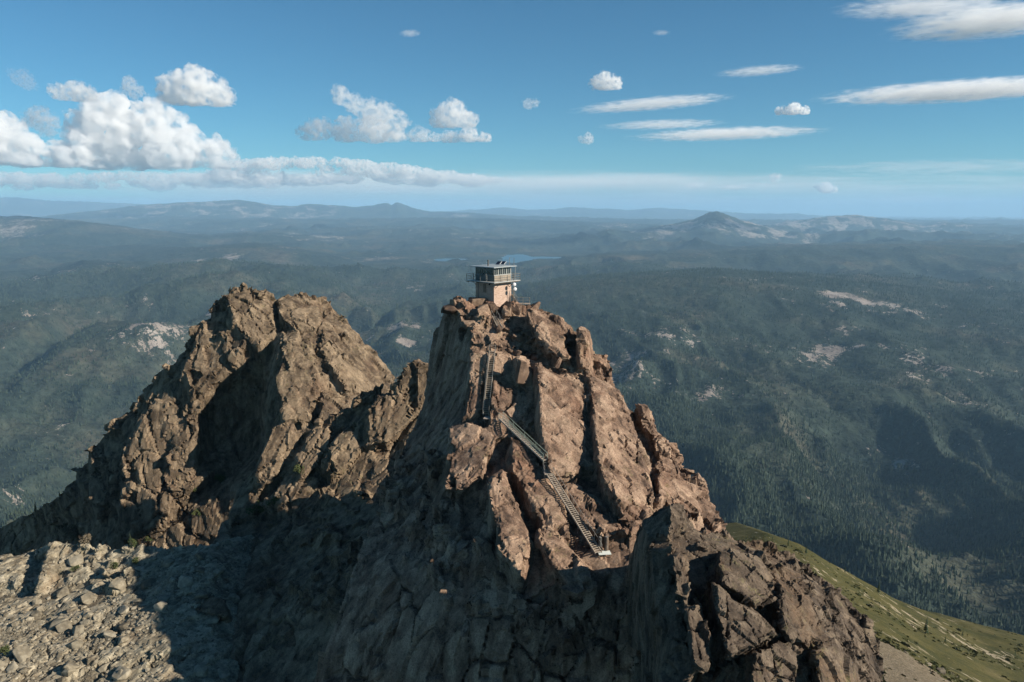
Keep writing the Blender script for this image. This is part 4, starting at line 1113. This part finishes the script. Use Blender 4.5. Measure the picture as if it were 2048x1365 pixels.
# summit rubble on the pinnacle
cnt = 0
while cnt < 46:
    u = rb.uniform(998, 1085); v = 648 + rb.random() * 55 + (u - 1000) * .22
    h = surf(u, v, ('rock_pinnacle',)); cnt += 1
    if h is None: continue
    sz = rb.uniform(.5, 1.7)
    boulder(rb.choice(BROWN_ME), h[0] + Vector((0, -.15, 0)), sz, ('big' if sz > 1.2 else 'small') + ' loose brown block in the ' + ('left' if u < 1035 else 'right') + ' half of the rubble below the lookout', 'loose blocks below the lookout', sink=.2)
# the summit blocks round the foot of the lookout: each a split slab standing on end
for k, (u, v, D, sx, sy, sz, rx, ry, rz, lab) in enumerate((
    (914, 611, 122.5, 1.7, 2.0, 3.6, .12, -.16, .4, 'tall split slab at the left end of the summit'), (931, 618, 121.3, 1.5, 1.7, 3.0, .1, -.12, .3, 'second standing slab from the left end of the summit'),
    (944, 622, 120.6, 1.1, 1.5, 2.9, .1, -.2, .5, 'narrow standing slab, third from the left end of the summit'), (955, 601, 123.0, 3.0, 1.6, 1.8, .1, .15, .2, 'broad grey block against the left wall of the lookout'),
    (967, 624, 119.8, 2.4, 1.6, 3.2, .25, -.5, .5, 'big leaning slab below the left wall of the lookout'), (981, 612, 120.5, 2.0, 1.7, 2.2, .2, -.4, .7, 'leaning block under the near corner of the lookout'),
    (1011, 618, 120.6, 1.7, 1.5, 2.9, .1, .1, .2, 'upright block under the sunlit wall of the lookout'), (1034, 618, 121.6, 2.2, 1.8, 2.6, .1, .3, .9, 'dark block under the railed walkway'),
    (1068, 611, 123.0, 2.2, 2.0, 2.2, .1, .4, .2, 'block on the right end of the summit'), (943, 645, 118.6, 2.6, 1.8, 1.6, .1, .1, .5, 'pale ledge block below the overhanging one'))):
    o = bpy.data.objects.new('summit_block', boulder_mesh(rb, sx, sy, sz, 15)); COL.objects.link(o); o.data.materials.append(M_BBROWN)
    o.location = P(u, v + 5, D); o.rotation_euler = (rx, ry, rz); o.scale = (1.05,) * 3
    tag(o, lab, 'rock', 'blocks of the summit')
# single rocks that stand out
def lone(u, v, size, label, me=None, dy=0.0, rot=None, scl=(1, 1, 1), pal=False):
    h = surf(u, v)
    o = boulder(me or boulder_mesh(rb, *scl, n=18), h[0] + Vector((0, dy, 0)), size, label, None, rot=rot)
    if not o.data.materials: o.data.materials.append(M_BPALE if pal else M_BBROWN)
    return o
lone(903, 620, 3.2, 'flat overhanging block at the left edge of the summit', scl=(1.0, 1.0, .42), rot=(.1, -.08, .3), dy=-.6)
lone(1046, 744, 2.6, 'oval leaning slab wedged in the cleft right of the upper stair', scl=(.75, .6, 1.3), rot=(.1, .15, .2), dy=-.6)
lone(1880, 1345, 2.2, 'largest pale boulder beside the gravel path at lower right', scl=(1, .8, .8), pal=True)
lone(1855, 1332, 1.5, 'pale boulder just left of the largest one by the gravel path', scl=(1, .8, .6), pal=True)
lone(1896, 1358, 1.3, 'pale boulder just right of the largest one by the gravel path', scl=(1, .8, .7), pal=True)
lone(1812, 1308, 1.2, 'small pale boulder at the upper end of the gravel path', scl=(1, .9, .6), pal=True)

# low heath and stones on the grassy spur, past counting
def tuft_mesh(rng):
    v, f = [], []
    for k in range(26):
        a, q = rng.uniform(0, 6.28), rng.random() ** .6; p = Vector((math.cos(a) * q, math.sin(a) * q, rng.uniform(.05, .75) * (1.1 - q)))
        x = Vector((rng.gauss(0, 1), rng.gauss(0, 1), rng.gauss(0, 1))).normalized() * .28; y = x.orthogonal()
        o = len(v); v += [tuple(p + x), tuple(p + y), tuple(p - x), tuple(p - y)]; f.append((o, o + 1, o + 2, o + 3))
    me = bpy.data.meshes.new('tuft'); me.from_pydata(v, [], f); me.update(); return me
M_HEATH = mat_needles('heath_leaves', (.030, .038, .014), (.085, .085, .035))
TUFT = [tuft_mesh(rb) for _ in range(3)]
for m in TUFT: m.materials.append(M_HEATH)
tp, tr_, ts, ti = [], [], [], []
HV = [*TUFT, PALE_ME[0], PALE_ME[1]]
for _ in range(5200):
    u, v = rb.uniform(1470, 2090), rb.uniform(1066, 1380)
    h = surf(u, v, ('grassy_spur',))
    if h is None: continue
    if fbm(np.array([h[0].x / 14]), np.array([h[0].y / 14]), 5, 3)[0] < .42 + .2 * rb.random(): continue
    st = rb.random() < .12; q = rb.uniform(.2, .5) if st else rb.uniform(.25, .8) * (1 + (rb.random() < .08) * 1.2)
    tp.append(tuple(h[0])); tr_.append(rb.uniform(0, 6.28)); ts.append((q, q, q * rb.uniform(.6, 1.1))); ti.append(3 + rb.randrange(2) if st else rb.randrange(3))
heath = gn_instances('heath', tp, tr_, ts, ti, HV, M_HEATH)
tag(heath, 'low heath tufts and stones scattered over the grassy spur', 'heath', kind='stuff')

# gravel shoulder beside the crag, draped on the spur
def mat_gravel():
    t = NT('gravel'); p = t.pos()
    f = t.noise(p, 1.2, 8, .8)
    t.bump(t.voro(p, 3.0), .9, .2)
    return t.done(t.ramp(f, [(.35, (.075, .06, .04)), (.5, (.15, .12, .08)), (.65, (.26, .22, .16))]), .95, .1)
gp = [[(1745, 1282), (1760, 1284), (1775, 1288)], [(1752, 1310), (1785, 1306), (1818, 1312)], [(1762, 1338), (1812, 1330), (1858, 1336)], [(1772, 1372), (1850, 1362), (1905, 1364)], [(1780, 1420), (1880, 1405), (1950, 1398)]]
gr = np.array([[(*q, surf(*q, ('grassy_spur',))[0].y) for q in r] for r in gp], float)
gr = catmull(np.stack([resample(r, 24) for r in gr]), 30)
vv = []
for q in gr.reshape(-1, 3):
    h = surf(q[0], q[1], ('grassy_spur',)); vv.append((h[0].x, h[0].y, h[0].z + .12))
gv = link('gravel_path', mesh_np('gravel_path', np.array(vv), grid_faces(30, 24)), mat_gravel()); tag(gv, kind='structure')

# conifers: trunk and a crown of drooping sprays
M_BARK = plain('bark', (.06, .045, .035), .9, var=.3)
def mat_leaf(name, a, c):
    t = NT(name)
    f = t.noise(t.obj(), 6, 4, .7)
    return t.done(t.ramp(f, [(.3, a), (.7, c)]), .85, .15)
M_NEEDLE = mat_leaf('conifer_needles', (.018, .032, .016), (.05, .075, .034))
M_BUSH = mat_leaf('bush_leaves', (.035, .045, .016), (.085, .10, .04))
M_DRY = mat_leaf('dry_bush_twigs', (.07, .055, .038), (.15, .125, .085))
def conifer(rng, h):
    tr = MB().tube((0, 0, -.3), (rng.uniform(-.03, .03) * h, 0, h * .96), h * .022, 7, h * .004)
    v, f = [], []
    n = 90
    for k in range(n):
        z = h * (.12 + .86 * (k / n) ** .9); L = h * .20 * (1 - z / h) ** .8 * rng.uniform(.5, 1.2) + h * .015
        a = rng.uniform(0, 6.28)
        for q in range(3):
            aa = a + (q - 1) * .35; l2 = L * (1, .8, .8)[q == 1 and 0 or 1]
            c, s_ = math.cos(aa), math.sin(aa); w = L * .22
            o = len(v)
            v += [(0, 0, z), (c * l2 * .55 - s_ * w, s_ * l2 * .55 + c * w, z - L * .10), (c * l2, s_ * l2, z - L * .30), (c * l2 * .55 + s_ * w, s_ * l2 * .55 - c * w, z - L * .12)]
            f.append((o, o + 1, o + 2, o + 3))
    cr = MB(); cr.v, cr.f = v, f
    return tr, cr
def plant_tree(u, v, h, label, group, names=None):
    g = surf(u, v, names)
    while g is None: v += 4; g = surf(u, v, names)
    root = empty('conifer_tree', g[0]); tag(root, label, 'tree', group)
    rng2 = random.Random(int(u * 7 + v))
    tr, cr = conifer(rng2, h)
    tr.build('trunk', M_BARK, root); cr2 = bpy.data.meshes.new('crown'); cr2.from_pydata(cr.v, [], cr.f); cr2.update(); link('crown', cr2, M_NEEDLE, root)
    return root
for (u, v, h, lab) in ((1851, 1268, 6.5, 'tallest lone conifer on the grassy spur'), (1757, 1186, 5.2, 'pale conifer on the rim of the grassy spur above the lone one'), (1612, 1108, 4.2, 'conifer on the spur ridge, second from the rocks'),
                       (1576, 1092, 3.6, 'small conifer on the spur ridge nearest the rocks'), (1890, 1285, 2.4, 'tiny conifer right of the tallest one on the spur'), (1545, 1080, 2.0, 'tiny conifer at the very top of the grassy spur'),
                       (1690, 1146, 3.4, 'squat conifer on the pale knob of the spur rim'), (1925, 1272, 2.6, 'tiny conifer on the spur rim near the right edge'), (2030, 1310, 2.0, 'tiny conifer at the right edge of the spur')):
    plant_tree(u, v, h, lab, 'conifers on the grassy spur', ('grassy_spur',))
def shrub(u, v, r, label, mat, group='shrubs among the rocks', tall=1.0):
    g = surf(u, v)
    while g is None: v += 4; g = surf(u, v)
    root = empty('shrub', g[0]); tag(root, label, 'shrub', group)
    rng2 = random.Random(int(u * 3 + v * 5)); vv, ff = [], []; st = MB()
    for k in range(6):
        a = rng2.uniform(0, 6.28); st.tube((0, 0, -.2), (math.cos(a) * r * .5, math.sin(a) * r * .5, r * tall * rng2.uniform(.5, 1.0)), .05, 5, .015)
    lobes = [Vector((rng2.uniform(-.55, .55) * r, rng2.uniform(-.5, .5) * r, rng2.uniform(.25, .8) * r * tall)) for _ in range(7)]
    for k in range(420):
        c = rng2.choice(lobes); d = Vector((rng2.gauss(0, 1), rng2.gauss(0, 1), rng2.gauss(0, 1))).normalized() * r * .42 * rng2.random() ** .4
        p = c + d; s_ = r * rng2.uniform(.05, .11); x = Vector((rng2.gauss(0, 1), rng2.gauss(0, 1), rng2.gauss(0, 1))).normalized(); y = x.orthogonal().normalized()
        o = len(vv); vv += [tuple(p + x * s_), tuple(p + y * s_), tuple(p - x * s_), tuple(p - y * s_)]; ff.append((o, o + 1, o + 2, o + 3))
    st.build('stem', M_BARK, root)
    me = bpy.data.meshes.new('foliage'); me.from_pydata(vv, [], ff); me.update(); link('foliage', me, mat, root)
for (u, v, r, lab, mt, tl) in ((150, 1078, 3.0, 'large dry brown bush on the rim of the pale ledge', M_DRY, 1.3), (128, 1062, 2.0, 'smaller dry bush left of the large brown one', M_DRY, 1.6), (168, 1086, 1.6, 'low grey bush right of the large brown one', M_DRY, 1.0),
                           (518, 1030, 2.4, 'bright green bush beside the shadow edge below the ridge', M_BUSH, 1.0), (548, 1012, 1.5, 'small green bush up right of the bright green one', M_BUSH, 1.0), (440, 965, 1.8, 'dark green bush in the gully below the left peak', M_BUSH, 1.2),
                           (385, 985, 1.7, 'olive bush at the foot of the left peak', M_BUSH, 1.1), (395, 1030, 1.5, 'low olive bush below the other one at the left peak', M_BUSH, .9), (600, 945, 1.6, 'green bush clinging to the ridge above the shadow', M_BUSH, 1.1),
                           (300, 1082, 1.4, 'green bush under the cliff at the edge of the rubble', M_BUSH, .8), (228, 1140, 1.0, 'small dark bush in the middle of the rubble slope', M_BUSH, 1.2), (150, 1145, .9, 'small dark bush left in the rubble slope', M_BUSH, 1.3),
                           (270, 1128, .9, 'small dark bush right in the rubble slope', M_BUSH, 1.2), (12, 1310, 1.1, 'dark bush at the left edge of the picture', M_BUSH, 1.3), (265, 1095, 1.0, 'dark bush beside the cliff foot', M_BUSH, 1.5)):
    shrub(u, v, r, lab, mt, tall=tl)
for (u, v, h, lab) in ((72, 1000, 3.2, 'small dark conifer on the skyline left of the peak'), (120, 985, 2.4, 'tiny conifer on the skyline next to the left peak'), (262, 1088, 3.0, 'slim dark conifer at the foot of the left peak')):
    plant_tree(u, v + 8, h, lab, 'conifers by the left peak')
# ------------------------------------------------------------------ clouds: closed bodies of droplets far away, above the haze
def mat_cloud(name, density, size, col=(0.99, 0.99, 0.99), lo=0.41, hi=0.70):
    """ragged droplet density: solid heart, noise eaten rim"""
    t = NT(name); t.t.nodes.remove(t.b)
    v = t.n('ShaderNodeVolumePrincipled')
    v.inputs['Color'].default_value = (*col, 1)
    v.inputs['Anisotropy'].default_value = 0.25
    f = t.noise(t.obj(), 1.0 / size, 5, 0.62)
    d = t.n('ShaderNodeMapRange', interpolation_type='SMOOTHSTEP'); t.set(d.inputs[0], f)
    d.inputs[1].default_value, d.inputs[2].default_value, d.inputs[3].default_value, d.inputs[4].default_value = lo, hi, 0.0, density
    t.set(v.inputs['Density'], d.outputs[0])
    t.t.links.new(v.outputs[0], t.t.nodes['Material Output'].inputs['Volume'])
    return t.m

def mat_wisp(name, density, stretch, col=(0.99, 0.99, 0.99), seed=0, grain=2.2, soft=0.55):
    """thin cloud inside a unit ball: fades towards the rim, combed along its length"""
    t = NT(name); t.t.nodes.remove(t.b)
    v = t.n('ShaderNodeVolumePrincipled')
    v.inputs['Color'].default_value = (*col, 1)
    o = t.obj()
    ln = t.n('ShaderNodeVectorMath', operation='LENGTH'); t.set(ln.inputs[0], o)
    f = t.noise(t.mapping(o, (stretch, 1.0, 1.0), loc=(seed * 3.1, seed * 1.7, 0)), grain, 6, 0.72)
    k = t.math('SUBTRACT', t.math('ADD', t.math('SUBTRACT', 1.0, ln.outputs['Value']), t.math('MULTIPLY', t.math('SUBTRACT', f, 0.5), 3.3)), 0.12)
    d = t.n('ShaderNodeMapRange', interpolation_type='SMOOTHSTEP'); t.set(d.inputs[0], k)
    d.inputs[1].default_value, d.inputs[2].default_value, d.inputs[3].default_value, d.inputs[4].default_value = 0.0, soft, 0.0, density
    rim = t.n('ShaderNodeMapRange', interpolation_type='SMOOTHSTEP'); t.set(rim.inputs[0], ln.outputs['Value'])
    rim.inputs[1].default_value, rim.inputs[2].default_value, rim.inputs[3].default_value, rim.inputs[4].default_value = 1.0, 0.7, 0.0, 1.0
    t.set(v.inputs['Density'], t.math('MULTIPLY', d.outputs[0], rim.outputs[0]))
    t.t.links.new(v.outputs[0], t.t.nodes['Material Output'].inputs['Volume'])
    return t.m

def sphere_np(n=14, m=20):
    th = np.linspace(0, math.pi, n)[1:-1]; ph = np.linspace(0, 2 * math.pi, m, endpoint=False)
    v = [(0, 0, 1)] + [(math.sin(a) * math.cos(b), math.sin(a) * math.sin(b), math.cos(a)) for a in th for b in ph] + [(0, 0, -1)]
    f = []
    for b in range(m): f.append((0, 1 + b, 1 + (b + 1) % m))
    for a in range(n - 3):
        for b in range(m):
            f.append((1 + a * m + b, 1 + (a + 1) * m + b, 1 + (a + 1) * m + (b + 1) % m, 1 + a * m + (b + 1) % m))
    l = 1 + (n - 3) * m
    for b in range(m): f.append((l + b, len(v) - 1, l + (b + 1) % m))
    return np.array(v), f
SPH_V, SPH_F = sphere_np()

def cloud(label, D, puffs, opt=6.0, flat=1.0, wob=0.42, base=None, rough=1.0, seed=0, tilt=0.0, col=(0.99, 0.99, 0.99), depth=1.0):
    """puffs: (u, v, radius in pixels[, stretch]) at distance D; opt: optical thickness across a middling puff"""
    rg = random.Random(seed + len(label))
    verts, faces = [], []
    px = D / F                                    # metres per pixel out there
    rmean = sum(p[2] for p in puffs) / len(puffs) * px
    c0 = np.array(P(sum(p[0] for p in puffs) / len(puffs), sum(p[1] for p in puffs) / len(puffs), D))
    zb = None if base is None else P(1024, base, D)[2] - c0[2]
    for p in puffs:
        st = p[3] if len(p) > 3 else 1.0
        r = p[2] * px * 1.22
        c = np.array(P(p[0], p[1], D)) - c0 + np.array([0, rg.uniform(-.5, .5) * r * depth, 0])
        v = SPH_V * np.array([r * st, r * max(1.0, st * .6) * depth, r * flat])
        o = len(verts)
        verts += [tuple(q) for q in v + c]; faces += [tuple(o + i for i in q) for q in SPH_F]
    me = bpy.data.meshes.new('cloud'); me.from_pydata(verts, [], faces); me.update()
    o = bpy.data.objects.new('tmp', me); COL.objects.link(o)
    md = o.modifiers.new('join', 'REMESH'); md.mode = 'VOXEL'; md.voxel_size = max(rmean * min(flat, 1.0) / 9.0, 8.0)
    dg = bpy.context.evaluated_depsgraph_get(); dg.update()
    out = bpy.data.meshes.new_from_object(o.evaluated_get(dg), depsgraph=dg)
    bpy.data.objects.remove(o); bpy.data.meshes.remove(me)
    n = len(out.vertices)
    co = np.empty(n * 3, np.float32); out.vertices.foreach_get('co', co); co = co.reshape(-1, 3).astype(float)
    no = np.empty(n * 3, np.float32); out.vertices.foreach_get('normal', no); no = no.reshape(-1, 3).astype(float)
    d = np.zeros(n); s = rmean * 0.9; a = wob * rmean * min(flat * 1.3, 1.0)
    q = co.copy()
    if flat < 0.6: q[:, 0] *= 0.35
    for k in range(5):
        w = n3(q / s + k * 3.3, seed + k)
        d += a * (abs(w) * 1.6 - 0.35); s *= 0.5; a *= 0.66 * rough
    co = co + no * d[:, None]
    if zb is not None:
        co[:, 2] = np.where(co[:, 2] < zb, zb + (co[:, 2] - zb) * 0.22, co[:, 2])
    out.vertices.foreach_set('co', co.astype(np.float32).ravel()); out.update(); out.name = 'cloud'
    out.polygons.foreach_set('use_smooth', np.ones(len(out.polygons), bool))
    ob = link('cloud', out, mat_cloud('cloud_droplets', opt * 0.95 / (2 * rmean * min(flat, 1.0)), rmean * 0.62, col))
    ob.location = c0
    tag(ob, label, 'cloud', 'clouds in the sky')
    return ob

cloud('big bright heaped cumulus cloud with tall turret at the far left', 26000, [(215, 245, 44), (178, 258, 30), (300, 226, 24), (322, 214, 15), (318, 262, 38), (262, 285, 46), (205, 295, 46), (372, 300, 36), (425, 312, 30), (345, 318, 36), (270, 318, 40), (200, 322, 36), (462, 324, 16)], 12, base=334, seed=1)
cloud('heaped white cloud cut off by the left edge, below two small grey clouds', 25000, [(0, 256, 24), (36, 262, 20), (14, 290, 36), (60, 306, 30), (-40, 280, 46), (-80, 300, 50), (110, 316, 28), (150, 322, 24), (40, 320, 30), (160, 285, 16), (150, 272, 12)], 12, base=330, seed=2)
cloud('lone rounded grey and white cloud above the big left cumulus', 14000, [(392, 180, 36), (352, 186, 28), (430, 194, 26), (385, 160, 20), (338, 194, 18), (452, 206, 14), (408, 166, 20), (366, 172, 24)], 7, base=208, seed=3)
cloud('small grey cloud, second from the left edge in the top row', 15000, [(150, 186, 20), (126, 188, 16), (174, 190, 13), (150, 178, 12)], 4.5, base=200, seed=4)
cloud('dark grey puff in front of the leftmost heaped cloud', 15000, [(84, 236, 18), (62, 240, 13), (108, 244, 13), (92, 256, 14)], 2.6, seed=5, col=(0.9, 0.91, 0.93))
cloud('small wispy grey puff between two larger clouds at upper left', 15000, [(262, 170, 12), (274, 180, 10), (250, 178, 8), (266, 190, 8)], 2.0, seed=6)
cloud('faint torn grey wisp near the left edge', 15000, [(40, 156, 14, 1.3), (60, 170, 10, 1.3), (24, 146, 8)], 0.8, seed=7, wob=.5, col=(.93, .93, .95))
cloud('slanting grey cloud falling from upper left, left of centre', 18000, [(684, 192, 16), (706, 208, 17), (738, 224, 20), (772, 232, 20), (802, 242, 14), (720, 216, 14)], 3.2, seed=8)
cloud('long low flat based cloud left of centre under the slanting one', 18500, [(640, 262, 18, 1.4), (690, 264, 24), (742, 262, 27), (790, 272, 20), (838, 276, 13, 1.4), (612, 266, 10, 1.5), (736, 250, 16)], 4.5, base=282, seed=9)
cloud('compact domed grey cloud just left of the picture centre', 17000, [(906, 236, 26), (880, 242, 18), (934, 244, 18), (912, 222, 14), (890, 230, 16)], 4.5, base=254, seed=10)
cloud('narrow cloud strip directly beneath the compact domed cloud', 18500, [(898, 276, 12, 1.4), (938, 273, 14, 1.3), (968, 277, 10, 1.3), (872, 277, 8, 1.3)], 4.5, base=284, seed=11)
cloud('small bright round cloud high to the right of the centre', 15000, [(1212, 166, 17), (1194, 166, 12), (1230, 168, 12), (1214, 156, 9)], 5.5, base=178, seed=12)
cloud('small bright cloud above the dark cone shaped far mountain', 19000, [(1586, 221, 12), (1562, 226, 8, 1.3), (1606, 225, 9), (1590, 213, 6)], 6, base=229, seed=13)
cloud('tiny pale puff right of the picture centre', 19000, [(1056, 208, 9), (1070, 207, 7)], 1.6, seed=14)
WISP_ME = None
def wisp(label, D, a, b, half, opt, seed, depth=1.0, col=(0.99, 0.99, 0.99), grain=4.2, soft=0.8):
    """one thin cloud stretched from pixel a to pixel b, half: half thickness in pixels"""
    global WISP_ME
    px = D / F
    A, B = Vector(P(*a, D)), Vector(P(*b, D))
    L = (B - A).length / 2
    me = bpy.data.meshes.new('cloud'); me.from_pydata([tuple(q) for q in SPH_V], [], SPH_F); me.update()
    h = half * px * 0.66
    o = link('cloud', me, mat_wisp('cloud_wisp', opt * 0.42 / (h * 1.6), max(1.0, min(3.0, L / h / 5)) * .8, col, seed, grain, soft))
    o.location = (A + B) / 2; o.scale = (L, max(h * 2.5, L * 0.35 * depth), h)
    o.rotation_euler = (0, -math.atan2(B.z - A.z, B.x - A.x), 0)
    tag(o, label, 'cloud', 'clouds in the sky')
    return o
wisp('tiny flat cloud high above the compact domed cloud', 15000, (794, 68), (846, 66), 12, 1.0, 15)
wisp('faint tiny streak high right of the centre', 15000, (1300, 66), (1345, 66), 9, .6, 16)
wisp('thin slanting streak cloud under the small bright round one', 20000, (1120, 224), (1490, 192), 22, 2.0, 17)
wisp('short faint streak cloud high at right', 18000, (1415, 150), (1625, 134), 17, 1.4, 18)
wisp('long bright streak cloud reaching the right edge', 16000, (1600, 200), (2260, 164), 34, 4.5, 19)
wisp('broad pale lens shaped cloud in the top right corner', 13000, (1745, 66), (2240, 20), 54, 5.5, 20)
wisp('torn upper streak above the top right lens shaped cloud', 13000, (1640, 22), (2060, 8), 36, 2.2, 21)
wisp('lowest long streak cloud right of the centre', 22000, (1230, 276), (1680, 260), 22, 2.2, 22)
wisp('faint flat streak over the lowest long one', 22000, (1180, 254), (1470, 245), 17, 1.2, 23)
cloud('tiny round puff at the left end of the lowest streak', 22000, [(1176, 278, 9), (1166, 279, 6)], 2.5, seed=24)
cloud('small bright puff low over the right hand far range', 30000, [(1650, 376, 9, 1.5), (1634, 373, 5), (1668, 379, 6)], 5, seed=25)
cloud('tiny low puff left of the small bright one over the far range', 30000, [(1548, 356, 7, 1.4)], 3, seed=26)
wisp('low faint tiny cloud above the dark cone mountain', 30000, (1355, 372), (1420, 370), 12, 2.0, 27)
wisp('second faint tiny cloud to the right above the cone mountain', 30000, (1425, 376), (1505, 374), 9, 2.0, 30)
def bank(label, D, top, bottom, n, lo, hi, seed, opt, col):
    """a low far cloud bank: many small heads under a drawn top line"""
    rg = random.Random(seed); top = np.array(top, float); puffs = []
    for _ in range(n):
        u = rg.uniform(top[0, 0], top[-1, 0]); t = np.interp(u, top[:, 0], top[:, 1]); r = rg.uniform(lo, hi)
        if t + r > bottom: r = max(3.0, (bottom - t) * .8)
        puffs.append((u, rg.uniform(t + r, max(t + r + .5, bottom)) if rg.random() < .6 else t + r, r, rg.uniform(1.2, 2.6)))
    return cloud(label, D, puffs, opt, flat=.85, seed=seed, wob=.4, col=col, depth=.8)
bank('broad pale flat topped cloud bank over the far left range', 50000, [(420, 342), (480, 322), (560, 314), (650, 316), (740, 322), (800, 330), (860, 334), (910, 346), (980, 354), (1040, 362)], 362, 110, 7, 13, 28, 5.0, (.998, .988, .978))
bank('low pale pinkish cloud layer under the heaped left clouds', 50000, [(-120, 346), (0, 344), (120, 348), (250, 344), (360, 346), (470, 348), (560, 358)], 372, 90, 6, 11, 29, 4.5, (.998, .982, .968))
wisp('faint pale veil low over the far centre range', 62000, (-500, 372), (2600, 380), 66, 3.2, 31, .12, (.998, .99, .98), 1.2, 1.2)
wisp('thin veil streaks at far right above the far range', 40000, (1500, 340), (2300, 330), 30, .7, 32, .3, grain=3.0)
